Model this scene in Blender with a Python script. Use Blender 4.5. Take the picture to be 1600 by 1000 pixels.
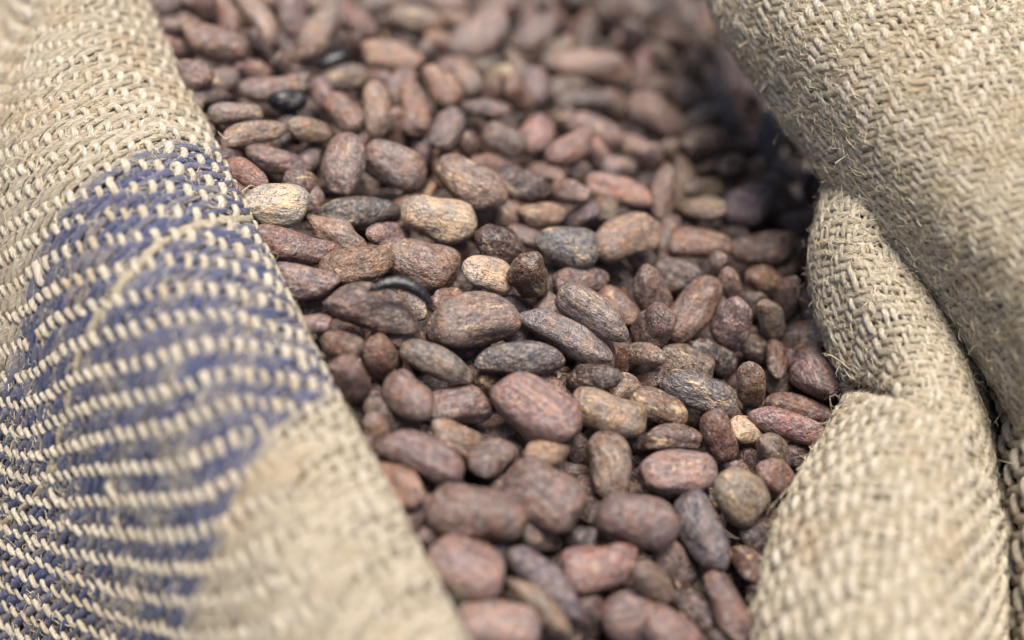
import bpy, math, random
import numpy as np
from mathutils import Matrix, Vector

# ------------------------------------------------------------------ camera, light, exposure
scene = bpy.context.scene
for o in list(bpy.data.objects):
    bpy.data.objects.remove(o, do_unlink=True)
col = scene.collection
MM = 0.001                       # all tables below are in millimetres

FOCUS = 0.370
cam_data = bpy.data.cameras.new('camera')
cam_data.lens = 50.0
cam_data.sensor_width = 36.0
cam_data.clip_start = 0.01
cam_data.clip_end = 50.0
cam_data.dof.use_dof = True
cam_data.dof.focus_distance = FOCUS
cam_data.dof.aperture_fstop = 3.0
cam = bpy.data.objects.new('camera', cam_data)
col.objects.link(cam)
cam.location = (0.0, -FOCUS * math.cos(math.radians(50)), FOCUS * math.sin(math.radians(50)))
cam.rotation_euler = (math.radians(40), 0, 0)
scene.camera = cam

SUN_DIR = Vector((0.13, 0.10, 1.0)).normalized()      # towards the sun
world = bpy.data.worlds.new('World')
scene.world = world
world.use_nodes = True
nt = world.node_tree
bg = nt.nodes['Background']
sky = nt.nodes.new('ShaderNodeTexSky')
sky.sky_type = 'NISHITA'
sky.sun_disc = False
sky.sun_elevation = math.asin(SUN_DIR.z)
sky.sun_rotation = math.atan2(SUN_DIR.x, SUN_DIR.y)
sky.air_density = 0.85
sky.dust_density = 4.0
sky.ozone_density = 0.6
nt.links.new(sky.outputs[0], bg.inputs['Color'])
bg.inputs['Strength'].default_value = 0.075
sun_data = bpy.data.lights.new('sun', 'SUN')
sun_data.energy = 3.1
sun_data.angle = math.radians(34)
sun_data.color = (1.0, 0.945, 0.87)
sun = bpy.data.objects.new('sun', sun_data)
col.objects.link(sun)
sun.rotation_euler = SUN_DIR.to_track_quat('Z', 'Y').to_euler()

scene.view_settings.view_transform = 'Standard'
scene.view_settings.look = 'None'
scene.view_settings.gamma = 1.0
scene.view_settings.use_curve_mapping = False
scene.view_settings.exposure = 0.96
scene.cycles.use_denoising = True
scene.cycles.max_bounces = 4
scene.cycles.diffuse_bounces = 2
scene.cycles.glossy_bounces = 2
scene.cycles.caustics_reflective = False
scene.cycles.caustics_refractive = False

rng = np.random.default_rng(11)

# ------------------------------------------------------------------ tables (world millimetres)
NET_LEFT = [
 [(-152,199.5,2.9),(-134.9,170.4,20.3),(-125.9,152.4,31.3),(-128.7,142.6,38.7),(-133.2,135.4,40.5),(-140.6,132.7,35.7),(-149.1,134.9,27),(-162.4,144,11.2),(-177.1,160,-5.4),(-193.9,182.4,-25.8),(-207.9,216.2,-53.6),(-212.4,249.2,-78.1)],
 [(-143.4,173,-1),(-126.8,144.9,17.1),(-118,127.5,28.7),(-120.8,118,36.4),(-125.7,111.1,38.4),(-132.3,108.5,33.6),(-140.5,110.2,24.6),(-153.4,119,8.5),(-167.7,134.2,-8.8),(-184.1,155.5,-30.1),(-199.3,191.2,-61.5),(-203.6,223,-87.1)],
 [(-133.6,128.1,-12.6),(-111,101.9,7.2),(-100,85.8,19.8),(-107.5,74.6,30),(-116.9,63.4,33.6),(-128.1,54.5,30),(-138.6,48.8,21.4),(-150.6,48.1,6.4),(-168.3,56.1,-15.6),(-189.2,73.7,-45.2),(-209.3,97.4,-88),(-222.7,125.2,-129.9)],
 [(-112,81.7,-16.3),(-89.8,57.4,5.1),(-79.3,42.4,18.6),(-87.8,32.1,29.5),(-98.5,19.7,33.5),(-109.9,10.6,28.4),(-119.6,2.3,14.9),(-125.2,-7.6,-1.2),(-134.5,-14.3,-19.8),(-154.8,-6.9,-45),(-180.2,2.3,-76.4),(-210.2,17.6,-122.3)],
 [(-88.4,31,-21),(-68.8,11.9,4.8),(-59.7,-0.5,20.4),(-67.8,-11.7,29.4),(-76.2,-23.8,32.3),(-84.7,-34.9,25.5),(-93.5,-41.6,12.1),(-100.6,-47.5,-4.6),(-111.3,-52,-25.3),(-129.9,-51.1,-49.4),(-155.4,-46.9,-85),(-184.8,-38.7,-136.9)],
 [(-69.5,-11.5,-30.6),(-51.5,-24.9,-0),(-43.3,-34.7,17.9),(-52,-45.8,22.9),(-58.8,-55.9,22.3),(-65.6,-67.9,12.2),(-72.4,-75.8,-1),(-79,-81.5,-16.1),(-87.5,-86.2,-34.5),(-105.3,-84.6,-57.9),(-129.5,-80,-93.2),(-157,-71.7,-145)],
 [(-51.7,-41.8,-37.7),(-35,-54.2,-6.3),(-27.6,-63,12.4),(-37,-72.2,17.7),(-43.6,-82.3,15.8),(-50,-94.4,5.7),(-56.1,-102.2,-7.4),(-62.2,-108,-22.7),(-73.2,-111.4,-43.9),(-91.9,-109.9,-68.7),(-116.7,-106.2,-104.8),(-144.3,-99.5,-157.9)],
 [(-32.1,-79.6,-47.2),(-16.9,-88.4,-12.8),(-10.6,-95.3,7.5),(-20.5,-104.1,11.9),(-27.4,-113.4,9.3),(-33.3,-124.9,-0.4),(-39.3,-132.3,-14.4),(-45.4,-137.1,-31.5),(-56.5,-139.6,-54.5),(-73.9,-138.3,-79.5),(-96.9,-135.2,-116),(-122.2,-129.6,-170.1)],
 [(-22.3,-98.9,-51.7),(-7.8,-105.8,-15.7),(-2,-111.7,5.5),(-12.1,-120.9,10.8),(-18.9,-130.2,8.2),(-24.6,-141.3,-1.1),(-30.6,-148.6,-15.1),(-36.8,-152.9,-33),(-47.2,-155.3,-55.9),(-63.7,-154.6,-81.5),(-85.6,-152.7,-119),(-109.4,-148.8,-174.5)],
]
NET_UPPER = [
 [(75.6,178.6,12.8),(59.9,149.7,27.7),(53.2,131.3,38.4),(58.5,116.6,50.9),(70.9,101,63.9),(90.5,95.8,70),(124.5,98.5,70.9),(145.3,104.2,68.5)],
 [(76.6,161.7,7.7),(60.9,133.7,23.4),(54.2,115.9,34.6),(59.1,100.6,47.9),(71.8,87,59.9),(91.2,81.8,66),(124.5,85.1,66.2),(145.2,90.6,63.6)],
 [(82,132.1,-1.5),(65.8,105.2,15.2),(58.8,88.2,27),(63.7,75.5,39.9),(75.3,64.4,51.4),(93.4,59.5,57.8),(122.7,62.4,57.6),(141.2,66.8,55.4)],
 [(94.8,106,-8.9),(78.2,80.1,8.4),(70.7,63.7,20.8),(75,53.5,33.1),(85.2,44.5,45.1),(101.2,41.1,51.5),(126.1,43.1,53.1),(142.5,47.6,51)],
 [(110.3,81.1,-16.8),(92.8,55.7,1),(84.5,39.9,13.9),(88.5,32.2,25.7),(96.7,25.6,37.2),(109.8,23.5,44.5),(129.6,24.6,48.1),(144.8,29.2,46.1)],
 [(124,62.5,-23.3),(106,37.7,-4.9),(97.3,22.5,8.4),(100.2,15.5,20.8),(107.2,10.3,32.1),(118.3,8.4,39.7),(134.7,9.4,44.4),(147.8,13.8,42.9)],
 [(139.1,44,-29.6),(120,20.1,-10.5),(110.5,5.5,3.3),(112.8,-1,16.2),(117.6,-6.4,28.6),(127.1,-7.7,36.6),(142,-6.6,41.5),(154.2,-2.1,40)],
 [(151.6,23.1,-38.1),(131.7,0.2,-18.1),(121.5,-13.6,-3.6),(123.2,-19.5,9.8),(127.1,-24.5,22.6),(135.4,-25.5,30.8),(149.4,-24,36),(160.8,-19.3,34)],
 [(163.7,0.8,-47.6),(142.3,-20.6,-26.5),(131.4,-33.6,-11.2),(132.7,-38.9,2.6),(135.9,-43.3,15.8),(143.9,-44.1,24.3),(157,-42.6,29.5),(168.3,-37.7,27.1)],
]
NET_LOWER = [
 [(111.4,95,-24.7),(97.3,72.2,-4.7),(90,57.2,8.8),(92.6,51.7,14.7),(99.7,51.7,14.7),(110.3,57.3,6.3),(121.4,64,-5.1),(133.5,71.9,-18)],
 [(105.7,69.5,-26.5),(91.3,47.3,-6),(83.9,32.9,8),(86.4,26.5,15.7),(93.2,25.3,17.3),(104,29.4,9),(114.9,35.8,-3.9),(127.9,47.4,-22.9)],
 [(103.9,58.2,-34.7),(88.6,36.4,-13.9),(80.9,22.2,0.4),(83.9,15.7,9.2),(91.1,12.9,13.5),(103.3,16.4,7.2),(116.1,24.3,-8.3),(130.2,37.3,-31.3)],
 [(105.9,46.1,-42.2),(90.2,24.1,-21.6),(82.3,10.1,-7.2),(85.7,5.1,1.7),(93.4,1.1,10.1),(105.7,3.1,6.5),(118.9,10.1,-9.8),(133.8,26.7,-37.6)],
 [(111.3,32.6,-48.4),(94.5,10.9,-27.4),(86.1,-2.7,-12.7),(89.8,-7.1,-3.4),(97,-11.4,6.1),(109.2,-9.9,3.4),(122.1,-3.3,-13.2),(138.9,15.9,-46.7)],
 [(116.1,19.8,-52.6),(98.5,-0.6,-30.5),(89.6,-13.5,-15.2),(93.2,-18.7,-5.3),(99.8,-24.3,4.4),(109.9,-24.1,2),(123.7,-16.7,-17.9),(141.9,4.5,-56.3)],
 [(110.1,5.7,-50.7),(91.2,-13.9,-27.9),(82,-26.3,-12.3),(85.9,-33.4,0.2),(95.4,-37.2,6.8),(109.5,-35.2,1.2),(124.9,-27.4,-23),(143.4,-5.6,-64.7)],
 [(102,-10.2,-52),(81.7,-28.7,-28.4),(72.2,-40.6,-12.2),(77.3,-47.9,1.2),(87.8,-52.8,8.5),(105.1,-49.8,0.7),(124.4,-40.5,-27.1),(144.9,-16.3,-73.7)],
 [(95.9,-27.1,-57),(74.4,-43.8,-31.8),(64.5,-54.7,-14.8),(70.8,-62.5,-1),(82.8,-67.7,6.4),(102.7,-64.7,-1.8),(123.6,-55,-31.1),(145.7,-29.5,-82.2)],
 [(91.3,-45,-63.1),(69.5,-59.1,-35.8),(59.7,-68.8,-17.8),(66.3,-77.3,-3.9),(79,-82.9,4),(100.1,-79.9,-5),(121.8,-69.7,-35.3),(145,-45,-89.9)],
 [(88,-64.7,-70),(66,-76.6,-40.9),(56.2,-85,-21.9),(63,-93.8,-7.5),(75.7,-99.2,0.3),(97.4,-96.5,-8.8),(119.1,-86.4,-39.5),(144,-62.2,-99.2)],
 [(85.1,-87.3,-79.8),(62.6,-96.8,-48.7),(52.7,-104,-28.6),(59.9,-112.6,-13.5),(72.9,-117.7,-5.7),(94.8,-115.2,-15.8),(116.6,-105.8,-46.3),(142.2,-84.1,-109.8)],
 [(83.2,-104.9,-89.8),(60.6,-112.6,-57.1),(50.6,-118.8,-36.2),(58.1,-126.9,-21.1),(71.5,-131.6,-13.2),(93.5,-129.5,-23.3),(115.3,-121.2,-54.1),(141,-102.1,-119.6)],
]
NET_OUTER = [
 [(118.5,39.3,-12.8),(132.7,28.7,0.6),(153.9,24.8,7.7)],
 [(125.4,18,-21.4),(133,3.2,-2.5),(148.2,-3.9,7.2)],
 [(129.9,-6,-31.1),(129.9,-23.8,-6.9),(142.4,-33.3,6)],
 [(129.9,-30.7,-44),(126.8,-49.1,-15.1),(138.2,-58.8,0.3)],
 [(129.6,-53.8,-58.2),(125.4,-71.3,-25.9),(135.6,-80.9,-7.9)],
 [(129.3,-76.5,-72),(124,-92.8,-36.1),(133.8,-101.4,-17.2)],
]
CREASE = [(88.6,-10.9,-14.7),(90.6,-14.6,-11.6),(94.6,-28.0,1.9),(98.9,-34.8,5.4),(103.4,-38.5,3.1),(108.0,-42.4,-0.4),(113.9,-41.2,-10.4),(118.6,-44.5,-19.3)]
STRAY = [
 [(81.5,-4.1,-8.7),(83.5,-6.5,-6.8),(86.9,-9.2,-7.7),(90.7,-10.5,-11.4)],
 [(77.9,-14.4,-22.5),(79.4,-18.6,-20.8),(81.9,-23.5,-19.7)],
 [(79.2,-19.0,-23.7),(80.8,-20.8,-17.4),(83.2,-22.1,-13.3),(86.2,-22.9,-11.4)],
 [(72.2,-28.7,-21.5),(74.6,-31.5,-16.0),(76.6,-33.9,-10.2),(78.4,-34.1,-7.7)],
 [(76.9,-24.5,-20.5),(76.7,-29.3,-16.8),(77.3,-33.4,-12.3)],
 [(127.4,-47.3,-31.8),(125.9,-51.1,-32.4),(125.4,-53.8,-34.7),(124.8,-56.1,-36.6),(126.1,-57.7,-38.0),(128.0,-57.8,-36.8),(129.3,-56.7,-34.5),(131.5,-55.8,-33.8)],
 [(80.4,15.9,-1.0),(80.5,13.0,0.4),(81.6,11.8,-0.6)],
 [(95.2,22.3,18.7),(97.1,20.3,21.0),(100.6,21.6,19.4)],
 [(98.4,21.8,20.9),(98.4,19.8,20.6),(98.8,19.6,17.7)],
 [(86.7,-8.3,-9.6),(88.2,-11.5,-9.6),(91.9,-12.5,-10.5)],
 [(123.5,-29.7,-19.7),(124.4,-35.1,-13.8),(127.5,-36.7,-12.5)],
 [(124.5,-21.4,-18.0),(123.8,-23.9,-12.2),(125.2,-23.8,-14.7)],
 [(117.0,13.5,0.9),(114.0,4.8,14.5),(115.3,2.5,15.2)],
 [(83.7,-17.7,-17.5),(84.8,-19.0,-13.4),(87.4,-18.7,-13.1)],
 [(62.3,-52.6,-12.8),(63.0,-54.4,-6.5),(65.1,-54.6,-4.0)],
 [(-64.8,16.0,29.1),(-62.5,14.3,27.6),(-60.3,17.8,25.4)],
 [(-68.4,18.4,28.5),(-66.5,21.1,28.1),(-65.2,23.2,24.7)],
 [(-78.7,45.1,24.8),(-76.2,42.1,24.9),(-74.9,44.2,24.0)],
]
BEANS = [
(-71.4,36.8,17.2,0.764,-0.640,0.080,-0.268,-0.203,0.942,7.7,3.5,2.7,'o',1,'orange brown oval cocoa bean slanting down right, below the pink tan bean'),
(-64.7,47.5,11.9,0.959,-0.098,-0.267,0.191,-0.474,0.859,9.3,3.7,3.0,'e',1,'partly hidden reddish brown slim cocoa bean lying level, below right of the pink tan bean'),
(-61.6,25.4,16.4,0.971,0.092,-0.219,0.237,-0.437,0.868,8.8,6.1,5.0,'p',1,'pale speckled wrinkled cocoa bean touching the blue stripe'),
(-57.0,39.1,10.4,0.517,0.423,-0.744,0.850,-0.152,0.505,7.2,4.5,3.1,'m',1,'mottled brown roundish cocoa bean above right of the pale speckled wrinkled bean'),
(-46.1,45.6,11.8,-0.116,-0.938,-0.327,-0.053,-0.323,0.945,10.3,6.0,4.0,'r',1,'mauve brown oval cocoa bean pointing up, above the long dark slate bean'),
(-32.3,49.7,7.8,0.907,-0.314,-0.282,0.022,-0.631,0.775,9.5,6.4,4.4,'k',1,'pinkish kinked cocoa bean with a notch'),
(-41.6,33.7,5.0,0.952,0.267,-0.151,0.267,-0.483,0.834,11.5,4.7,4.3,'s',1,'long dark slate cocoa bean behind the cream oval'),
(-20.1,31.0,6.0,0.976,-0.035,-0.213,0.180,-0.415,0.892,10.9,6.5,4.7,'p',1,'cream speckled oval cocoa bean'),
(-11.8,44.4,5.8,0.863,-0.419,-0.282,0.149,-0.323,0.935,11.0,6.9,5.6,'t',1,'tan blotched cocoa bean above the cream oval'),
(-55.6,13.2,14.3,0.973,0.023,-0.231,0.216,-0.453,0.865,11.8,4.5,3.9,'e',1,'long reddish cocoa bean beside the blue stripe'),
(-46.6,23.9,7.1,0.866,-0.398,-0.303,0.134,-0.399,0.907,9.3,4.3,3.7,'t',1,'tan slim cocoa bean below left of the long dark slate bean'),
(-39.9,9.2,10.9,0.931,0.344,-0.126,0.255,-0.363,0.896,9.6,5.3,3.6,'o',1,'orange wrinkled cocoa bean left of the black shell'),
(-52.5,1.4,14.0,0.971,-0.023,-0.238,0.207,-0.420,0.884,8.9,4.6,3.1,'r',1,'mauve brown oval cocoa bean lying level, below the long reddish bean'),
(-33.5,26.0,4.5,0.606,0.546,-0.579,0.702,-0.023,0.712,7.6,4.0,2.7,'r',1,'mauve brown oval cocoa bean below right of the long dark slate bean'),
(-24.9,15.8,4.5,0.939,-0.231,-0.255,0.121,-0.473,0.872,11.7,6.9,5.0,'r',1,'mauve lumpy cocoa bean above the black shell'),
(-27.0,-7.5,20.9,0.971,-0.078,-0.227,0.144,-0.569,0.810,8.3,1.9,1.5,'b',2,'glossy black curved shell in the middle'),
(-26.6,2.2,2.6,0.712,-0.539,0.450,-0.573,-0.077,0.816,6.4,3.8,3.1,'g',1,'grey brown roundish cocoa bean below right of the glossy black curved shell'),
(-17.6,5.6,0.9,0.635,0.504,-0.586,0.742,-0.187,0.644,6.4,4.0,2.7,'o',1,'orange brown roundish cocoa bean above left of the large mauve egg shaped bean'),
(-6.3,13.6,2.1,0.774,0.163,-0.612,0.633,-0.216,0.743,8.3,5.2,4.2,'p',1,'small grey speckled oval cocoa bean'),
(-3.4,25.2,1.4,0.777,0.176,-0.605,0.616,-0.410,0.672,8.2,5.6,4.6,'d',1,'blackish wrinkled cocoa bean'),
(4.7,12.9,2.0,0.347,0.051,-0.937,0.436,-0.893,0.113,8.1,5.5,4.3,'m',1,'mottled brown roundish cocoa bean slanting down right, right of the small grey speckled oval bean'),
(14.9,28.0,-2.0,0.980,-0.060,-0.188,0.166,-0.265,0.950,9.4,6.3,5.1,'s',1,'silvery grey irregular cocoa bean'),
(19.4,46.2,-10.3,0.597,-0.370,0.712,-0.786,-0.448,0.425,8.0,4.4,3.3,'s',1,'slate grey oval cocoa bean above right of the silvery grey irregular bean'),
(-3.5,46.1,-6.9,0.586,-0.755,0.294,-0.495,-0.047,0.867,7.4,5.2,4.2,'t',1,'partly hidden tan roundish cocoa bean slanting down right, above the blackish wrinkled bean'),
(9.1,44.2,-6.1,0.860,0.387,-0.334,0.471,-0.348,0.810,8.1,3.8,2.8,'t',1,'blurred light brown oval cocoa bean'),
(2.2,52.3,-2.2,0.979,-0.043,-0.199,0.164,-0.410,0.897,9.5,5.6,4.0,'d',1,'dark shiny cocoa bean right of the blotched bean'),
(10.1,64.6,-10.9,0.614,-0.701,0.362,-0.380,0.139,0.914,7.4,4.0,3.3,'k',1,'partly hidden pinkish brown oval cocoa bean slanting down right, right of the dark shiny bean'),
(20.4,68.3,-13.6,0.374,0.117,-0.920,0.701,-0.685,0.197,6.7,3.7,2.6,'r',1,'mauve brown oval cocoa bean above left of the pinkish oblong blurred bean'),
(17.0,52.2,-5.4,0.621,-0.696,0.361,-0.574,-0.091,0.814,7.9,4.0,3.0,'r',1,'mauve brown oval cocoa bean above right of the blurred light brown oval bean'),
(31.4,57.9,-10.6,0.952,-0.221,-0.214,0.087,-0.474,0.876,10.0,4.6,3.9,'k',1,'pinkish oblong blurred cocoa bean'),
(44.1,58.1,-12.1,-0.116,-0.935,-0.336,-0.003,-0.338,0.941,9.6,3.6,3.2,'e',1,'red brown upright cocoa bean'),
(32.2,37.0,-8.1,0.886,0.462,-0.035,0.224,-0.361,0.905,11.0,6.6,5.3,'t',1,'tan cocoa bean with a yellow spot'),
(25.0,52.9,-12.8,0.624,-0.625,0.468,-0.538,0.090,0.838,8.0,4.3,3.1,'g',1,'grey brown oval cocoa bean below left of the pinkish oblong blurred bean'),
(41.5,76.1,-14.3,0.192,0.070,-0.979,0.406,-0.914,0.014,6.0,4.1,3.3,'k',1,'pinkish brown roundish cocoa bean pointing up, below the large pale pink egg shaped bean'),
(33.1,73.7,-16.7,0.759,0.469,-0.451,0.563,-0.126,0.817,7.7,3.9,3.0,'g',1,'partly hidden grey brown oval cocoa bean lying level, above the pinkish oblong blurred bean'),
(55.2,55.6,-15.2,0.809,-0.462,0.363,-0.403,0.013,0.915,8.1,4.5,3.2,'t',1,'tan oval cocoa bean lying level, above the orange brown blurred bean'),
(53.6,40.0,-13.9,0.990,0.016,-0.142,0.140,-0.328,0.934,9.5,4.6,3.5,'o',1,'orange brown blurred cocoa bean'),
(73.1,44.5,-20.3,0.974,0.212,-0.083,0.157,-0.363,0.919,10.9,5.1,3.8,'r',1,'mauve oblong cocoa bean left of the right fold'),
(46.4,30.5,-15.7,0.709,-0.643,0.290,-0.479,-0.138,0.867,8.2,5.5,4.4,'d',1,'dark brown oval cocoa bean below left of the orange brown blurred bean'),
(70.8,61.7,-20.0,0.824,0.563,0.060,0.147,-0.315,0.938,8.0,6.8,4.9,'s',1,'violet grey blurred cocoa bean'),
(67.6,78.8,-20.9,0.777,0.454,-0.436,0.588,-0.277,0.760,6.2,4.2,3.6,'m',1,'mottled brown roundish cocoa bean lying level, above left of the violet grey blurred bean'),
(58.2,70.0,-21.5,0.816,0.410,-0.406,0.527,-0.241,0.815,7.9,3.8,2.8,'g',1,'partly hidden grey brown oval cocoa bean lying level, right of the red brown upright bean'),
(71.6,31.3,-18.9,0.791,0.406,-0.457,0.590,-0.313,0.744,6.9,4.1,3.5,'o',1,'orange brown roundish cocoa bean lying level, below the mauve oblong bean'),
(56.5,31.8,-15.4,0.322,-0.146,0.936,-0.947,-0.039,0.319,7.6,3.4,2.8,'g',1,'grey brown oval cocoa bean slanting down left, below right of the orange brown blurred bean'),
(61.2,24.1,-15.0,0.340,-0.017,-0.940,0.721,-0.637,0.272,8.1,3.7,2.8,'k',1,'pinkish brown oval cocoa bean pointing up, above the mauve upright bean with pale base'),
(50.0,14.6,-12.4,0.565,0.799,0.204,0.098,-0.311,0.945,11.2,5.4,4.6,'r',1,'large mauve cocoa bean leaning up right'),
(38.2,18.2,-9.4,0.456,-0.154,-0.876,0.509,-0.763,0.399,8.3,5.0,3.7,'r',1,'mauve brown oval cocoa bean left of the large mauve bean leaning up right'),
(77.6,24.5,-20.2,0.086,0.183,0.979,-0.312,-0.929,0.201,8.3,3.8,2.8,'r',1,'mauve brown oval cocoa bean pointing up, below right of the mauve oblong bean'),
(83.1,45.8,-26.7,0.499,0.862,0.091,0.280,-0.260,0.924,8.2,3.9,3.0,'d',1,'partly hidden dark brown oval cocoa bean slanting down left, right of the mauve oblong bean'),
(81.9,66.3,-30.0,0.709,0.188,-0.680,0.497,-0.817,0.291,8.0,4.5,3.8,'d',1,'dark brown oval cocoa bean right of the violet grey blurred bean'),
(93.3,77.6,-27.7,0.276,-0.041,-0.960,0.465,-0.869,0.171,7.8,4.3,2.9,'d',1,'dark brown oval cocoa bean pointing up, right of the violet grey blurred bean'),
(86.8,86.0,-30.3,0.800,0.431,-0.417,0.559,-0.285,0.778,7.4,4.1,2.9,'d',1,'dark brown oval cocoa bean above right of the violet grey blurred bean'),
(-35.9,-6.6,12.4,0.964,-0.115,-0.241,0.213,-0.210,0.954,13.2,6.3,5.0,'m',1,'large brown cocoa bean with a tan back'),
(-10.2,-3.8,4.3,0.944,0.310,-0.110,0.236,-0.404,0.884,12.3,7.1,5.3,'r',1,'large mauve egg shaped cocoa bean'),
(-42.4,-17.8,11.3,0.735,-0.549,0.399,-0.507,-0.053,0.861,7.9,3.9,3.1,'m',1,'mottled brown oval cocoa bean below left of the large brown bean with a tan back'),
(-32.5,-16.6,4.4,0.366,0.073,-0.928,0.746,-0.619,0.246,8.4,5.0,3.8,'o',1,'orange brown roundish cocoa bean below the large brown bean with a tan back'),
(-18.4,-17.7,4.4,0.907,-0.333,-0.259,0.054,-0.517,0.854,9.7,4.2,4.0,'g',1,'grey brown cylindrical cocoa bean'),
(1.8,-13.8,0.7,0.982,0.119,-0.150,0.187,-0.423,0.887,11.7,4.8,4.1,'s',1,'dark silver streaked cocoa bean'),
(-39.1,-27.1,10.4,0.276,-0.038,-0.960,0.433,-0.887,0.159,8.4,4.8,4.1,'r',1,'mauve brown oval cocoa bean left of the mauve egg shaped bean with chipped tip'),
(-24.7,-29.2,6.3,0.548,-0.830,0.105,-0.130,0.040,0.991,8.4,5.7,4.5,'r',1,'mauve egg shaped cocoa bean with chipped tip'),
(-29.5,-32.6,0.3,0.681,-0.232,-0.695,0.535,-0.491,0.688,8.4,4.9,3.4,'d',1,'dark brown oval cocoa bean below left of the mauve egg shaped bean with chipped tip'),
(-13.7,-25.8,-3.3,0.968,0.209,-0.139,0.202,-0.318,0.926,9.0,5.4,4.1,'r',1,'mauve brown oval cocoa bean below right of the grey brown cylindrical bean'),
(5.4,-27.9,-1.3,0.846,-0.471,-0.251,-0.102,-0.604,0.791,12.0,7.8,6.4,'k',1,'broad tan and mauve cocoa bean'),
(1.2,0.4,-5.2,0.677,0.469,-0.567,0.648,-0.013,0.762,6.0,3.4,2.3,'d',1,'partly hidden dark brown oval cocoa bean lying level, above the dark silver streaked bean'),
(21.0,2.1,0.6,0.830,-0.497,-0.254,0.072,-0.356,0.932,11.5,4.7,4.6,'g',1,'pale grey cylindrical cocoa bean'),
(14.8,-3.3,-2.8,0.889,-0.390,-0.241,0.128,-0.294,0.947,13.7,4.8,4.4,'g',1,'long bent grey cocoa bean'),
(29.1,14.9,-12.1,0.634,-0.772,0.034,-0.159,-0.088,0.983,8.3,4.5,3.1,'e',1,'reddish brown oval cocoa bean right of the pale grey cylindrical bean'),
(18.8,20.0,-7.2,0.924,0.351,-0.154,0.320,-0.484,0.814,8.3,4.0,2.8,'e',1,'wrinkled red cocoa bean behind the grey cylinder'),
(11.7,23.7,-11.9,0.095,-0.989,0.117,-0.317,0.081,0.945,6.2,5.2,3.9,'g',1,'partly hidden grey brown roundish cocoa bean pointing up, left of the wrinkled red bean'),
(38.2,4.9,-8.4,0.290,0.019,0.957,-0.620,-0.758,0.202,8.4,5.5,4.5,'r',1,'mauve brown roundish cocoa bean slanting down left, above right of the small tan striped bean'),
(59.7,10.2,-13.4,0.119,0.224,0.967,-0.550,-0.796,0.252,8.4,5.8,4.9,'r',1,'mauve upright cocoa bean with pale base'),
(34.1,-4.9,-8.0,0.615,-0.564,0.551,-0.685,-0.037,0.727,8.4,3.4,2.5,'t',1,'small tan striped cocoa bean'),
(28.6,-7.9,-6.6,0.056,-0.069,-0.996,0.080,-0.994,0.073,5.0,1.8,1.4,'o',1,'orange brown oval cocoa bean pointing up, left of the small tan striped bean'),
(46.7,-3.1,-14.9,0.836,-0.181,-0.518,0.407,-0.427,0.807,8.4,5.6,4.4,'g',1,'grey brown oval cocoa bean above left of the long slate blue bean'),
(55.0,2.8,-18.8,0.787,-0.044,-0.616,0.495,-0.551,0.672,8.4,4.3,3.0,'d',1,'dark brown oval cocoa bean below left of the mauve upright bean with pale base'),
(49.7,-14.5,-12.1,0.939,-0.287,-0.190,0.082,-0.349,0.934,10.7,4.7,4.1,'s',1,'long slate blue cocoa bean'),
(63.0,-9.0,-14.8,0.072,-0.234,-0.970,0.026,-0.971,0.236,8.4,4.4,3.4,'t',1,'upright tan cocoa bean'),
(20.7,-15.8,-4.4,0.830,-0.304,0.469,-0.551,-0.582,0.598,8.4,3.8,3.1,'m',1,'dark cocoa bean with a yellow chip'),
(29.0,-13.6,-10.4,0.729,0.415,-0.544,0.618,-0.058,0.784,6.4,3.8,3.1,'t',1,'tan roundish cocoa bean right of the dark bean with a yellow chip'),
(35.8,-8.8,-14.7,0.559,-0.302,0.773,-0.829,-0.169,0.533,6.0,3.2,2.7,'r',1,'partly hidden mauve brown oval cocoa bean slanting down left, below the small tan striped bean'),
(24.1,-25.8,-5.3,0.965,-0.180,-0.190,0.078,-0.493,0.866,10.6,5.8,4.5,'t',1,'big yellowish tan cocoa bean'),
(37.8,-21.7,-9.2,0.827,-0.176,-0.534,0.395,-0.495,0.774,8.4,4.6,3.6,'m',1,'mottled brown oval cocoa bean above left of the dark mottled bean with tan specks'),
(53.0,-27.5,-13.7,0.324,-0.338,-0.884,0.218,-0.882,0.417,8.4,4.6,3.5,'e',1,'red brown cocoa bean standing upright'),
(6.0,-17.0,-6.5,0.918,0.172,-0.357,0.390,-0.237,0.890,8.4,3.8,3.4,'r',1,'partly hidden mauve brown slim cocoa bean lying level, above the broad tan and mauve bean'),
(60.9,-22.4,-17.9,0.785,0.362,-0.502,0.550,-0.036,0.834,6.1,4.0,2.6,'p',1,'pale tipped cocoa bean end'),
(40.9,-29.6,-11.3,0.948,0.184,-0.259,0.317,-0.472,0.823,8.4,3.5,3.3,'m',1,'dark mottled cocoa bean with tan specks'),
(24.3,-39.7,-8.5,0.199,-0.953,-0.230,-0.027,-0.240,0.971,9.3,5.8,4.5,'r',1,'mauve cocoa bean with cream lower end'),
(40.1,-39.7,-12.2,0.981,0.167,-0.100,0.153,-0.340,0.928,10.2,6.2,4.8,'k',1,'pinkish wrinkled broad cocoa bean'),
(56.7,-45.1,-13.5,0.717,-0.316,-0.621,0.387,-0.561,0.732,8.4,6.8,5.0,'t',1,'tan grey egg shaped cocoa bean'),
(72.0,-21.6,-16.6,0.956,-0.245,-0.161,0.010,-0.522,0.853,10.1,3.8,3.5,'e',1,'reddish brown slim cocoa bean lying level, below left of the dark red bean'),
(77.8,-11.1,-24.1,0.966,-0.209,-0.154,0.088,-0.295,0.951,10.6,3.6,3.4,'e',1,'dark red cocoa bean by the stray fibres'),
(66.6,-30.8,-15.9,0.453,-0.103,-0.886,0.523,-0.774,0.357,7.5,4.1,3.2,'g',1,'grey brown oval cocoa bean slanting down right, below right of the pale tipped bean end'),
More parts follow.
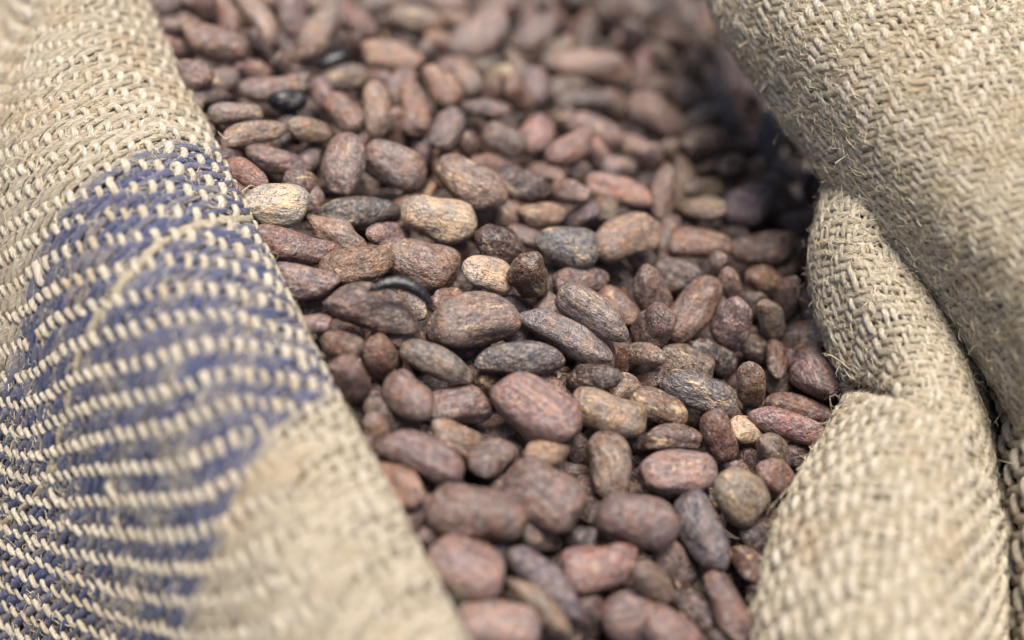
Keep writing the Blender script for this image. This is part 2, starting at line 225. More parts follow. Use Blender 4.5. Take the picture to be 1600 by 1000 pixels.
(75.7,-26.4,-25.0,0.764,0.145,-0.628,0.644,-0.232,0.729,7.8,4.2,3.4,'d',1,'partly hidden dark brown oval cocoa bean slanting down right, below the dark red bean'),
(61.8,-28.1,-22.3,0.381,-0.822,0.424,-0.374,0.282,0.883,6.6,3.0,2.2,'d',1,'partly hidden dark brown oval cocoa bean slanting down right, below the pale tipped bean end'),
(67.7,-38.3,-18.2,0.627,-0.045,-0.778,0.760,-0.184,0.623,8.4,4.9,3.6,'o',1,'orange brown roundish cocoa bean slanting down right, right of the tan grey egg shaped bean'),
(68.5,-38.7,-29.3,0.486,-0.650,0.584,-0.286,0.513,0.809,7.1,3.3,2.7,'d',1,'dark brown oval cocoa bean right of the tan grey egg shaped bean'),
(30.3,-55.8,-8.1,0.940,-0.282,-0.191,0.023,-0.508,0.861,10.5,7.4,5.4,'r',0,'large blurred mauve cocoa bean'),
(47.0,-54.3,-15.4,0.345,-0.913,-0.219,-0.055,-0.253,0.966,10.5,5.9,4.2,'s',0,'slate grey oblong cocoa bean near the bottom'),
(16.8,-29.9,-14.1,0.465,-0.009,-0.885,0.771,-0.488,0.409,7.5,4.2,2.8,'r',1,'mauve brown oval cocoa bean below left of the big yellowish tan bean'),
(59.7,-33.1,-22.6,0.606,-0.014,-0.795,0.608,-0.636,0.475,6.1,2.8,2.2,'g',1,'grey brown oval cocoa bean above the tan grey egg shaped bean'),
(63.2,-50.5,-25.4,0.768,0.023,-0.639,0.570,-0.479,0.668,8.4,4.5,3.1,'d',0,'dark brown oval cocoa bean below right of the tan grey egg shaped bean'),
(58.3,-58.7,-23.1,0.301,-0.853,0.427,-0.044,0.434,0.900,7.4,4.3,3.0,'e',0,'reddish brown roundish cocoa bean below right of the slate grey oblong bean'),
(-21.3,-45.7,3.8,0.907,-0.335,-0.255,0.156,-0.295,0.943,11.1,5.5,4.5,'e',1,'brown cocoa bean against the left roll'),
(-26.7,-52.5,2.9,0.699,-0.690,0.188,-0.428,-0.193,0.883,8.4,4.7,3.2,'o',1,'orange brown oval cocoa bean below left of the brown bean against the left roll'),
(-13.0,-36.5,-2.7,0.743,0.037,-0.668,0.647,-0.296,0.703,8.4,4.4,3.4,'t',1,'tan oval cocoa bean above right of the brown bean against the left roll'),
(-4.6,-40.9,-4.1,0.574,0.697,-0.430,0.471,0.149,0.870,8.2,4.7,4.0,'r',1,'mauve brown roundish cocoa bean above the large brown bean at lower left'),
(7.6,-51.1,-5.1,0.866,-0.441,-0.235,0.078,-0.344,0.936,11.2,8.0,6.3,'r',1,'very large mauve blurred cocoa bean'),
(8.7,-39.1,-4.1,0.689,0.461,-0.559,0.700,-0.224,0.679,7.8,3.3,2.8,'t',1,'tan oval cocoa bean lying level, below right of the broad tan and mauve bean'),
(-7.9,-58.6,-1.0,0.978,-0.079,-0.195,0.141,-0.440,0.887,12.5,6.8,5.2,'e',0,'large brown cocoa bean at lower left'),
(7.0,-58.1,-12.5,0.648,0.183,-0.739,0.744,-0.360,0.563,7.6,3.5,2.8,'g',0,'partly hidden grey brown oval cocoa bean slanting down right, above the long grey bean'),
(16.8,-57.0,-14.0,0.637,-0.399,0.659,-0.667,0.141,0.731,5.5,3.2,2.5,'s',0,'partly hidden slate grey roundish cocoa bean lying level, above left of the pinkish mauve bean'),
(-10.5,-71.6,-4.1,0.928,-0.296,-0.226,0.167,-0.213,0.963,9.4,7.3,5.5,'k',0,'round pink cocoa bean beside the left roll'),
(-17.5,-62.0,-5.4,0.634,0.401,-0.661,0.693,0.084,0.716,6.4,3.4,2.9,'r',0,'partly hidden mauve brown oval cocoa bean lying level, above left of the round pink bean'),
(7.4,-71.4,-9.6,0.730,-0.639,-0.240,-0.020,-0.372,0.928,11.8,4.3,4.2,'s',0,'long grey cocoa bean near the bottom edge'),
(6.7,-79.1,-8.4,0.682,-0.691,-0.239,-0.069,-0.387,0.920,9.9,3.5,3.4,'g',0,'grey brown slim cocoa bean slanting down right, below the long grey bean'),
(20.0,-65.6,-11.9,0.941,0.328,-0.079,0.166,-0.245,0.955,9.7,6.6,5.0,'k',0,'pinkish mauve cocoa bean near the bottom edge'),
(32.7,-69.2,-13.9,0.515,-0.095,-0.852,0.783,-0.353,0.513,8.2,4.2,3.3,'o',0,'orange brown oval cocoa bean slanting down right, above the mauve bean cut'),
(30.1,-76.1,-19.5,0.941,-0.285,-0.182,0.082,-0.330,0.940,9.3,6.8,5.1,'r',0,'mauve cocoa bean cut by the bottom edge'),
(37.6,-82.5,-15.2,0.768,-0.134,-0.626,0.481,-0.525,0.702,8.4,5.2,3.9,'r',0,'mauve brown oval cocoa bean slanting down right, below right of the mauve bean cut'),
(39.2,-60.3,-20.9,0.537,-0.168,-0.827,0.455,-0.768,0.452,8.4,4.4,3.1,'r',0,'mauve brown oval cocoa bean below left of the slate grey oblong bean'),
(44.4,-71.5,-23.9,0.813,-0.547,-0.198,0.021,-0.313,0.949,8.5,4.6,3.9,'d',0,'partly hidden dark brown oval cocoa bean slanting down right, right of the mauve bean cut'),
(51.1,-72.7,-18.4,0.413,-0.887,-0.207,0.090,-0.187,0.978,9.1,4.6,3.5,'e',0,'reddish brown oval cocoa bean slanting down right, below the slate grey oblong bean'),
(-3.4,-83.9,-7.3,0.978,-0.092,-0.186,0.183,-0.040,0.982,10.1,6.0,4.2,'k',0,'tan pink cocoa bean at the bottom edge'),
(16.6,-74.7,-21.8,0.150,-0.240,-0.959,0.143,-0.955,0.261,7.5,6.0,4.3,'d',0,'partly hidden dark brown roundish cocoa bean pointing up, left of the mauve bean cut'),
(60.9,-69.0,-25.9,0.335,-0.228,-0.914,0.195,-0.933,0.304,7.3,3.4,2.8,'d',0,'dark brown oval cocoa bean below right of the slate grey oblong bean'),
(52.0,-79.7,-25.5,0.755,0.069,-0.653,0.633,-0.341,0.695,8.4,3.8,3.1,'d',0,'dark brown oval cocoa bean right of the mauve bean cut'),
(71.4,14.9,-17.6,0.339,-0.094,-0.936,0.343,-0.914,0.215,8.4,4.1,2.8,'g',1,'grey brown oval cocoa bean pointing up, right of the mauve upright bean with pale base'),
(84.8,22.6,-21.3,-0.040,-0.990,0.138,0.145,0.131,0.981,6.9,3.6,2.8,'d',1,'dark brown oval cocoa bean pointing up, above the brown bean tucked under the right fold'),
(81.9,10.9,-19.7,0.594,-0.266,0.759,-0.799,-0.086,0.595,8.4,5.1,3.6,'g',1,'grey brown oval cocoa bean above the brown bean tucked under the right fold'),
(72.1,4.5,-21.3,-0.082,-0.983,0.161,0.115,0.152,0.982,7.7,3.2,2.2,'m',1,'partly hidden mottled brown oval cocoa bean pointing up, above right of the upright tan bean'),
(82.3,-2.5,-19.5,0.295,-0.955,0.018,-0.180,-0.037,0.983,8.4,6.6,5.1,'r',1,'brown cocoa bean tucked under the right fold'),
(74.6,-0.4,-27.6,0.758,0.184,-0.626,0.650,-0.283,0.705,6.2,4.4,3.3,'d',1,'dark brown roundish cocoa bean above left of the dark red bean'),
(-107.9,98.7,21.6,0.212,-0.860,-0.464,0.062,-0.462,0.885,8.5,3.9,2.9,'g',0,'grey brown oval cocoa bean pointing up, above left of the pinkish blurred bean'),
(-97.7,97.1,18.5,0.782,0.534,-0.322,0.601,-0.508,0.617,7.2,3.1,3.0,'r',0,'mauve brown slim cocoa bean lying level, above left of the pinkish blurred bean'),
(-104.3,112.1,14.8,0.528,0.674,-0.517,0.704,-0.006,0.710,7.2,3.5,2.9,'g',0,'partly hidden grey brown oval cocoa bean lying level, above left of the pinkish blurred bean'),
(-87.3,91.5,17.4,0.958,-0.071,-0.279,0.241,-0.335,0.911,9.9,5.4,4.2,'k',0,'pinkish blurred cocoa bean at upper left'),
(-86.3,108.6,13.9,0.295,-0.840,-0.456,0.386,-0.331,0.861,8.4,3.2,2.9,'o',0,'orange brown slim cocoa bean pointing up, above the pinkish blurred bean'),
(-76.7,109.5,11.4,0.555,-0.737,-0.385,0.094,-0.405,0.910,10.0,3.9,3.1,'t',0,'tan slim cocoa bean slanting down right, above right of the pinkish blurred bean'),
(-75.7,100.1,8.2,0.301,0.013,-0.954,0.620,-0.762,0.185,7.3,3.5,3.0,'d',0,'partly hidden dark brown oval cocoa bean slanting down right, above the long tan blurred bean'),
(-67.9,115.7,9.8,0.131,-0.882,-0.453,0.232,-0.417,0.879,9.1,4.4,3.4,'r',0,'mauve brown oval cocoa bean above left of the pink blurred bean leaning up right'),
(-58.7,109.9,6.7,0.532,0.819,0.215,0.387,-0.461,0.799,10.8,5.6,4.4,'k',0,'pink blurred cocoa bean leaning up right'),
(-53.5,97.0,6.4,0.828,0.558,-0.054,0.375,-0.481,0.792,5.0,2.5,1.9,'b',0,'small black cocoa bean at the top'),
(-64.3,97.7,7.1,0.759,-0.373,0.534,-0.648,-0.347,0.678,7.3,3.2,2.1,'o',0,'orange brown oval cocoa bean below left of the pink blurred bean leaning up right'),
(-48.1,119.6,2.1,0.755,-0.567,-0.330,0.061,-0.441,0.896,8.1,4.5,3.6,'e',0,'reddish brown oval cocoa bean right of the pink blurred bean leaning up right'),
(-31.1,128.3,-3.2,0.976,0.004,-0.220,0.208,-0.347,0.915,10.4,4.9,4.7,'t',0,'light tan cocoa bean near the top edge'),
(-36.3,103.8,1.6,0.975,0.001,-0.223,0.205,-0.404,0.891,10.0,5.1,4.0,'k',0,'tan pink blurred cocoa bean'),
(-26.7,113.1,-5.3,0.291,0.215,-0.932,0.730,-0.679,0.072,5.7,3.5,2.9,'r',0,'mauve brown roundish cocoa bean right of the tan pink blurred bean'),
(-10.3,123.7,-5.2,0.759,0.646,0.084,0.266,-0.426,0.865,11.7,6.6,4.4,'k',0,'big pink blurred cocoa bean at the top'),
(-68.1,76.2,13.1,0.906,0.403,-0.125,0.352,-0.557,0.752,11.8,4.0,3.2,'t',0,'long tan blurred cocoa bean above the black bean'),
(-90.8,73.9,20.0,0.840,-0.533,0.101,-0.148,-0.046,0.988,7.3,4.9,3.8,'r',0,'mauve brown roundish cocoa bean slanting down right, below left of the pinkish blurred bean'),
(-84.3,79.5,12.8,0.655,0.655,-0.377,0.563,-0.090,0.821,7.3,3.9,3.2,'r',0,'partly hidden mauve brown oval cocoa bean lying level, below the pinkish blurred bean'),
(-63.7,69.6,14.2,0.939,0.307,-0.156,0.294,-0.478,0.828,5.4,3.4,2.9,'b',0,'glossy black cocoa bean with a white glint'),
(-76.7,59.9,17.5,0.935,0.314,-0.165,0.320,-0.544,0.776,8.8,3.3,3.1,'g',0,'grey brown slim cocoa bean lying level, above left of the pink tan bean'),
(-85.4,56.8,15.3,0.504,0.640,-0.580,0.676,0.126,0.726,5.5,3.1,2.5,'m',0,'partly hidden mottled brown oval cocoa bean lying level, left of the pink tan bean'),
(-71.1,52.3,17.1,0.895,0.430,-0.120,0.348,-0.505,0.790,9.1,3.6,2.9,'k',0,'pink tan cocoa bean near the left roll'),
(-56.2,58.1,13.2,0.752,0.306,-0.584,0.659,-0.396,0.640,7.4,4.0,2.8,'t',0,'tan oval cocoa bean below right of the glossy black bean with a white glint'),
(-85.7,70.5,14.3,0.496,0.726,-0.477,0.536,0.176,0.826,7.3,3.0,2.4,'s',0,'partly hidden slate grey oval cocoa bean lying level, below the pinkish blurred bean'),
(-48.3,70.4,9.3,0.713,-0.665,-0.223,-0.015,-0.332,0.943,7.4,4.7,3.4,'r',0,'mauve brown oval cocoa bean slanting down right, left of the cream tan upright bean'),
(-39.3,73.7,7.8,0.091,-0.916,-0.390,0.350,-0.337,0.874,9.1,4.6,3.0,'t',0,'cream tan upright cocoa bean'),
(-28.9,76.6,5.0,0.178,-0.905,-0.385,0.179,-0.355,0.918,9.6,4.4,2.9,'o',0,'brown upright blurred cocoa bean'),
(-21.3,91.3,0.1,0.471,-0.821,-0.324,-0.002,-0.368,0.930,8.3,5.2,4.1,'o',0,'orange brown oval cocoa bean slanting down right, above right of the brown upright blurred bean'),
(-19.1,69.1,2.7,0.405,0.876,0.262,0.147,-0.345,0.927,7.4,4.8,4.0,'g',0,'grey brown oval cocoa bean slanting down left, below right of the brown upright blurred bean'),
(-49.9,92.1,3.3,0.913,0.391,-0.115,0.283,-0.403,0.871,7.7,4.5,3.7,'g',0,'partly hidden grey brown oval cocoa bean lying level, below right of the small black bean'),
(-18.6,107.3,-6.1,0.794,0.596,-0.119,0.308,-0.227,0.924,7.3,4.2,2.9,'r',0,'mauve brown oval cocoa bean below left of the big pink blurred bean'),
(14.8,146.7,-17.6,0.433,0.021,-0.901,0.445,-0.875,0.193,7.2,4.5,3.8,'r',0,'mauve brown oval cocoa bean above left of the long pink lumpy blurred bean'),
(6.9,131.4,-11.5,0.701,0.690,0.181,0.100,-0.347,0.932,8.9,4.9,3.2,'r',0,'mauve brown oval cocoa bean slanting down left, right of the big pink blurred bean'),
(31.3,149.4,-21.9,0.051,0.023,-0.998,-0.335,-0.941,-0.039,7.2,3.8,3.2,'m',0,'mottled brown oval cocoa bean pointing up, above the long pink lumpy blurred bean'),
(40.9,144.0,-23.5,0.086,-0.155,-0.984,0.145,-0.975,0.166,7.3,4.7,3.4,'r',0,'mauve brown oval cocoa bean pointing up, above left of the small cream blurred bean'),
(55.7,150.7,-29.0,0.751,0.515,-0.414,0.556,-0.155,0.816,7.1,4.2,3.5,'o',0,'small orange blurred cocoa bean'),
(50.6,132.4,-24.4,0.425,0.085,-0.901,0.631,-0.742,0.227,7.3,3.9,3.1,'p',0,'small cream blurred cocoa bean'),
(60.8,132.2,-27.1,0.064,-0.070,-0.995,-0.104,-0.993,0.063,7.3,3.9,2.7,'t',0,'tan oval cocoa bean pointing up, right of the small cream blurred bean'),
(25.9,120.8,-16.9,0.984,0.005,-0.180,0.148,-0.595,0.790,13.6,5.8,5.7,'k',0,'long pink lumpy blurred cocoa bean'),
(-14.4,98.3,-2.6,0.652,-0.751,-0.105,-0.065,-0.192,0.979,7.3,4.6,3.4,'t',0,'tan oval cocoa bean slanting down right, below the big pink blurred bean'),
(-4.2,107.2,-10.2,0.556,-0.237,0.797,-0.789,-0.452,0.416,7.3,4.0,3.3,'p',0,'pale speckled oval cocoa bean below right of the big pink blurred bean'),
(1.7,96.7,-7.4,0.412,-0.019,-0.911,0.579,-0.767,0.277,7.3,4.1,3.3,'o',0,'orange brown oval cocoa bean slanting down right, below right of the big pink blurred bean'),
(7.4,105.6,-12.5,-0.037,-0.952,-0.304,0.140,-0.306,0.942,7.3,4.8,3.9,'r',0,'mauve brown oval cocoa bean left of the long pink lumpy blurred bean'),
(22.2,103.4,-15.9,0.977,0.159,-0.140,0.199,-0.466,0.862,10.2,3.5,2.9,'s',0,'partly hidden slate grey slim cocoa bean lying level, below the long pink lumpy blurred bean'),
(45.5,98.7,-18.6,0.783,-0.561,-0.269,-0.052,-0.489,0.871,10.2,6.7,5.7,'k',0,'large pale pink egg shaped cocoa bean'),
(48.2,119.9,-24.8,0.765,0.488,-0.421,0.579,-0.235,0.780,7.3,4.2,3.2,'t',0,'partly hidden tan oval cocoa bean lying level, below the small cream blurred bean'),
(58.5,116.6,-27.2,0.587,0.015,-0.809,0.664,-0.581,0.471,7.3,5.1,3.4,'m',0,'mottled brown roundish cocoa bean above right of the large pale pink egg shaped bean'),
(69.9,110.7,-29.3,0.109,-0.928,-0.355,0.391,-0.289,0.874,9.4,5.9,4.5,'d',0,'dark brown oval cocoa bean right of the large pale pink egg shaped bean'),
(25.4,84.8,-11.5,0.895,-0.368,-0.252,-0.053,-0.650,0.758,9.8,5.3,4.6,'r',0,'mauve brown oval cocoa bean left of the large pale pink egg shaped bean'),
(17.3,71.5,-5.8,0.782,0.619,0.071,0.233,-0.396,0.888,9.0,4.3,3.4,'k',1,'pinkish brown oval cocoa bean slanting down left, above right of the dark shiny bean'),
(7.0,79.4,-8.6,0.522,0.818,0.242,-0.009,-0.278,0.960,7.4,5.6,4.6,'k',0,'pinkish brown roundish cocoa bean slanting down left, above the dark shiny bean'),
(-2.2,70.6,-2.5,0.869,0.066,-0.490,0.409,-0.654,0.637,7.5,5.2,4.1,'g',0,'grey brown oval cocoa bean slanting down right, above the dark shiny bean'),
(-11.9,70.2,-4.6,0.316,0.150,-0.937,0.778,-0.606,0.165,6.3,3.9,3.1,'r',0,'partly hidden mauve brown roundish cocoa bean slanting down right, above the tan blotched bean'),
(-7.6,87.1,-4.5,0.981,0.075,-0.181,0.191,-0.585,0.789,7.6,3.2,2.7,'r',0,'partly hidden mauve brown slim cocoa bean lying level, right of the brown upright blurred bean'),
(59.2,85.8,-17.5,0.919,0.391,-0.045,0.239,-0.465,0.853,9.2,5.2,4.3,'r',1,'mauve brown oval cocoa bean below right of the large pale pink egg shaped bean'),
(49.4,86.7,-22.5,0.092,0.072,-0.993,0.454,-0.891,-0.022,5.6,4.1,3.2,'t',1,'tan roundish cocoa bean below right of the large pale pink egg shaped bean'),
(83.3,99.2,-28.0,-0.211,-0.900,-0.382,0.124,-0.412,0.903,10.8,4.6,3.7,'d',0,'dark brown slim cocoa bean pointing up, above the violet grey blurred bean'),
(73.1,139.9,-34.7,0.261,-0.905,-0.336,0.110,-0.317,0.942,10.2,5.1,4.0,'d',0,'dark brown oval cocoa bean below right of the small orange blurred bean'),
(49.5,171.2,-32.5,0.852,0.523,-0.037,0.178,-0.222,0.959,7.2,4.5,3.8,'d',0,'dark brown oval cocoa bean above left of the small orange blurred bean'),
(36.3,164.8,-29.0,0.674,0.299,-0.676,0.700,-0.551,0.454,7.2,4.3,3.2,'d',0,'dark brown oval cocoa bean above right of the long pink lumpy blurred bean'),
(85.5,124.0,-34.0,0.391,-0.881,-0.266,-0.143,-0.344,0.928,8.1,4.7,3.7,'d',0,'partly hidden dark brown oval cocoa bean slanting down right, above the violet grey blurred bean'),
(-11.2,114.9,-11.3,0.978,-0.015,-0.209,0.141,-0.693,0.707,7.8,3.5,2.9,'g',0,'partly hidden grey brown slim cocoa bean lying level, below the big pink blurred bean'),
(-4.3,145.4,-12.3,0.846,0.533,-0.030,0.287,-0.407,0.867,9.0,5.5,3.7,'r',0,'mauve brown oval cocoa bean slanting down left, above right of the big pink blurred bean'),
(92.8,103.8,-34.5,0.515,-0.074,-0.854,0.246,-0.941,0.230,7.5,4.3,3.1,'d',0,'partly hidden dark brown oval cocoa bean slanting down right, above the mauve oblong bean'),
(68.5,157.7,-35.7,0.680,0.303,-0.668,0.732,-0.343,0.589,7.2,4.5,3.1,'m',0,'mottled brown roundish cocoa bean right of the small orange blurred bean'),
(-60.0,128.9,1.3,0.955,-0.294,0.025,-0.208,-0.613,0.763,7.2,4.4,3.5,'r',0,'mauve brown oval cocoa bean above the pink blurred bean leaning up right'),
(-41.7,139.5,-5.5,0.908,0.404,-0.106,0.335,-0.554,0.762,8.7,4.3,2.9,'r',0,'partly hidden mauve brown oval cocoa bean lying level, above left of the light tan bean'),
(-21.3,146.6,-10.9,0.965,-0.104,-0.240,0.144,-0.551,0.822,7.5,4.2,3.1,'g',0,'partly hidden grey brown oval cocoa bean lying level, above right of the light tan bean'),
(9.9,162.2,-21.5,0.874,-0.387,0.295,-0.456,-0.441,0.773,7.2,4.2,3.5,'r',0,'mauve brown oval cocoa bean above right of the big pink blurred bean'),
(23.4,164.9,-24.9,0.797,0.066,-0.600,0.545,-0.506,0.668,7.2,4.2,3.6,'d',0,'dark brown oval cocoa bean above the long pink lumpy blurred bean'),
(62.2,175.8,-37.3,0.415,-0.855,-0.309,-0.064,-0.367,0.928,7.9,4.4,3.0,'d',0,'dark brown oval cocoa bean above right of the small orange blurred bean'),
(-95.8,114.7,12.3,0.526,0.353,-0.774,0.830,-0.410,0.377,7.2,3.7,2.5,'r',0,'partly hidden mauve brown oval cocoa bean slanting down right, above the pinkish blurred bean'),
(-76.8,89.4,8.0,0.763,0.233,-0.603,0.636,-0.441,0.633,7.3,3.8,3.0,'r',0,'mauve brown oval cocoa bean above left of the long tan blurred bean'),
(-42.8,96.2,-2.4,0.791,-0.248,0.559,-0.594,-0.525,0.609,7.3,3.7,2.7,'r',0,'partly hidden mauve brown oval cocoa bean slanting down left, above the cream tan upright bean'),
(-61.4,95.0,1.8,0.570,0.302,-0.765,0.806,-0.390,0.446,7.3,3.4,2.6,'d',0,'dark brown oval cocoa bean above right of the glossy black bean with a white glint'),
(-6.2,84.9,-11.5,0.555,0.192,-0.810,0.728,-0.584,0.360,7.4,3.8,2.5,'d',0,'dark brown oval cocoa bean above left of the dark shiny bean'),
(13.9,94.0,-15.9,0.765,-0.375,0.523,-0.634,-0.300,0.713,7.4,4.0,3.0,'d',0,'dark brown oval cocoa bean below left of the long pink lumpy blurred bean'),
(32.9,109.2,-22.7,0.673,0.045,-0.738,0.586,-0.641,0.496,7.3,4.5,3.1,'r',0,'mauve brown oval cocoa bean below right of the long pink lumpy blurred bean'),
(53.5,104.7,-29.7,0.458,-0.870,0.185,-0.516,-0.091,0.852,7.4,4.5,3.0,'r',0,'mauve brown roundish cocoa bean below right of the large pale pink egg shaped bean'),
(76.1,97.4,-32.9,0.823,0.184,-0.538,0.557,-0.454,0.696,7.6,4.3,2.9,'d',1,'dark brown oval cocoa bean above the violet grey blurred bean'),
(11.5,75.3,-14.7,0.612,-0.390,0.688,-0.783,-0.423,0.457,7.5,3.9,3.2,'r',1,'mauve brown oval cocoa bean above right of the dark shiny bean'),
(39.9,58.7,-19.8,0.519,-0.839,0.161,-0.397,-0.070,0.915,8.0,4.2,3.4,'d',1,'dark brown oval cocoa bean below left of the red brown upright bean'),
(49.8,55.0,-23.5,0.632,-0.317,0.707,-0.774,-0.219,0.594,8.1,4.0,2.7,'d',1,'dark brown oval cocoa bean above left of the orange brown blurred bean'),
(65.3,57.3,-27.3,0.464,-0.809,0.361,-0.693,-0.078,0.716,7.9,4.1,2.9,'d',1,'dark brown oval cocoa bean below left of the violet grey blurred bean'),
(65.4,74.2,-28.2,0.231,-0.963,0.136,-0.017,0.136,0.991,7.9,4.1,2.7,'g',1,'grey brown oval cocoa bean above left of the violet grey blurred bean'),
(41.5,39.6,-22.9,0.789,0.310,-0.530,0.600,-0.571,0.560,8.2,4.1,3.3,'g',1,'grey brown oval cocoa bean below right of the tan bean with a yellow spot'),
(22.1,32.6,-14.4,0.715,0.258,-0.649,0.693,-0.381,0.612,8.2,4.4,3.1,'d',1,'dark brown oval cocoa bean above right of the wrinkled red bean'),
(-14.4,28.6,-5.4,0.584,0.239,-0.776,0.791,-0.383,0.478,8.2,4.3,3.3,'r',1,'mauve brown oval cocoa bean below right of the cream speckled oval bean'),
(-52.9,35.6,4.1,0.555,0.385,-0.738,0.824,-0.134,0.550,8.0,3.7,2.5,'d',1,'dark brown oval cocoa bean left of the long dark slate bean'),
(-50.4,1.9,4.2,0.762,0.298,-0.574,0.639,-0.211,0.739,8.3,4.6,3.4,'d',1,'partly hidden dark brown oval cocoa bean lying level, below left of the orange wrinkled bean'),
(-42.0,6.9,3.3,0.712,-0.610,0.348,-0.633,-0.342,0.695,8.2,4.1,2.9,'d',1,'dark brown oval cocoa bean above left of the large brown bean with a tan back'),
(0.1,10.5,-8.7,0.596,0.210,-0.775,0.669,-0.664,0.335,8.3,4.3,3.4,'d',1,'dark brown oval cocoa bean below right of the small grey speckled oval bean'),
(-16.8,-4.8,-5.7,0.790,-0.386,0.477,-0.608,-0.388,0.693,8.4,4.2,3.4,'d',1,'dark brown oval cocoa bean above right of the grey brown cylindrical bean'),
(-3.3,-14.9,-7.9,0.702,0.199,-0.683,0.709,-0.115,0.696,8.4,4.1,3.5,'r',1,'mauve brown oval cocoa bean below left of the dark silver streaked bean'),
(13.6,-13.1,-13.8,0.605,-0.644,0.468,-0.525,0.120,0.843,8.3,4.2,2.8,'d',1,'dark brown oval cocoa bean left of the dark bean with a yellow chip'),
(45.5,10.6,-21.2,0.541,-0.821,0.184,-0.237,0.062,0.970,8.4,4.4,3.4,'r',1,'mauve brown oval cocoa bean below left of the large mauve bean leaning up right'),
(68.6,10.8,-25.4,0.723,0.090,-0.685,0.609,-0.552,0.569,8.4,4.1,3.0,'d',1,'dark brown oval cocoa bean below right of the mauve upright bean with pale base'),
(66.4,25.7,-25.8,0.438,-0.139,0.888,-0.498,-0.860,0.111,8.3,4.2,3.6,'g',1,'grey brown oval cocoa bean above right of the mauve upright bean with pale base'),
(54.6,-12.4,-22.6,0.687,0.103,-0.720,0.700,-0.360,0.617,8.4,3.9,2.7,'d',1,'dark brown oval cocoa bean below right of the long slate blue bean'),
(67.7,-8.5,-28.5,0.749,0.180,-0.638,0.658,-0.309,0.686,7.4,3.8,3.2,'r',1,'mauve brown oval cocoa bean above right of the pale tipped bean end'),
(34.8,-25.4,-18.7,0.729,0.292,-0.619,0.684,-0.336,0.647,8.3,3.8,2.6,'d',1,'dark brown oval cocoa bean left of the dark mottled bean with tan specks'),
(-17.2,-45.4,-8.9,0.667,0.301,-0.681,0.741,-0.352,0.571,8.4,4.2,3.1,'d',1,'dark brown oval cocoa bean below right of the brown bean against the left roll'),
(-0.2,-43.9,-12.7,0.633,0.215,-0.744,0.769,-0.284,0.572,7.8,3.9,2.9,'r',1,'mauve brown oval cocoa bean left of the very large mauve blurred bean'),
(1.3,-31.1,-13.7,0.636,0.609,-0.474,0.599,-0.003,0.801,8.0,4.0,3.4,'d',1,'dark brown oval cocoa bean below left of the broad tan and mauve bean'),
(18.2,-46.7,-15.9,0.519,-0.778,0.354,-0.221,0.277,0.935,8.4,4.3,2.9,'d',1,'dark brown oval cocoa bean right of the very large mauve blurred bean'),
(38.2,-46.4,-20.5,0.703,0.014,-0.711,0.688,-0.266,0.675,8.4,4.3,3.3,'d',0,'dark brown oval cocoa bean above right of the large blurred mauve bean'),
(44.3,-40.8,-24.3,0.426,-0.067,0.902,-0.743,-0.596,0.306,8.1,4.1,3.3,'d',1,'partly hidden dark brown oval cocoa bean slanting down left, below the pinkish wrinkled broad bean'),
(24.8,-62.3,-23.5,0.665,0.020,-0.747,0.640,-0.532,0.555,8.4,4.2,3.4,'d',0,'partly hidden dark brown oval cocoa bean slanting down right, right of the pinkish mauve bean'),
(44.3,-63.2,-30.7,0.705,0.608,-0.364,0.465,-0.009,0.885,8.4,4.2,3.5,'r',0,'partly hidden mauve brown oval cocoa bean slanting down left, below the slate grey oblong bean'),
(52.0,-54.3,-28.2,0.682,0.037,-0.730,0.564,-0.662,0.493,8.0,4.0,3.4,'d',0,'dark brown oval cocoa bean below the tan grey egg shaped bean'),
(-0.0,-62.2,-14.2,0.660,0.158,-0.734,0.750,-0.090,0.655,8.4,4.3,3.4,'d',0,'dark brown oval cocoa bean above left of the long grey bean'),
(-14.9,-76.0,-14.0,0.640,-0.011,-0.768,0.732,-0.292,0.615,8.4,4.5,3.1,'d',0,'dark brown oval cocoa bean below left of the round pink bean'),
(9.4,-78.9,-23.8,0.746,-0.419,0.518,-0.576,-0.015,0.818,8.4,4.5,3.1,'d',0,'partly hidden dark brown oval cocoa bean lying level, below the long grey bean'),
(64.0,-56.9,-30.0,0.373,-0.789,0.488,-0.096,0.490,0.866,8.0,4.0,3.2,'d',0,'dark brown oval cocoa bean below right of the pinkish wrinkled broad bean'),
(89.7,40.5,-30.7,0.069,-0.985,0.158,0.049,0.161,0.986,8.0,3.7,2.7,'d',1,'partly hidden dark brown oval cocoa bean pointing up, below right of the mauve oblong bean'),
(89.7,20.9,-30.6,0.657,0.051,-0.752,0.695,-0.426,0.579,7.8,3.7,2.8,'d',1,'dark brown oval cocoa bean above the brown bean tucked under the right fold'),
(78.5,6.9,-29.1,0.362,-0.077,-0.929,0.413,-0.880,0.234,7.6,3.9,3.3,'r',1,'mauve brown oval cocoa bean left of the brown bean tucked under the right fold'),
(87.9,-0.9,-26.5,-0.057,-0.980,0.189,-0.388,0.196,0.901,7.5,3.8,3.1,'d',1,'dark brown oval cocoa bean below right of the brown bean tucked under the right fold'),
(-36.5,-23.0,-2.4,0.411,-0.887,0.212,-0.133,0.172,0.976,8.0,4.0,3.4,'d',1,'dark brown oval cocoa bean left of the mauve egg shaped bean with chipped tip'),
(-22.3,-30.3,-7.6,0.723,-0.577,0.380,-0.346,0.174,0.922,8.4,4.3,3.4,'d',1,'dark brown oval cocoa bean above the brown bean against the left roll'),
(1.3,121.5,-16.5,0.507,-0.804,-0.309,0.021,-0.347,0.938,8.9,3.6,3.0,'r',0,'mauve brown slim cocoa bean below right of the big pink blurred bean'),
(-48.4,107.0,0.7,0.235,0.131,0.963,-0.120,-0.979,0.163,7.3,3.5,2.5,'e',0,'partly hidden reddish brown oval cocoa bean pointing up, right of the small black bean'),
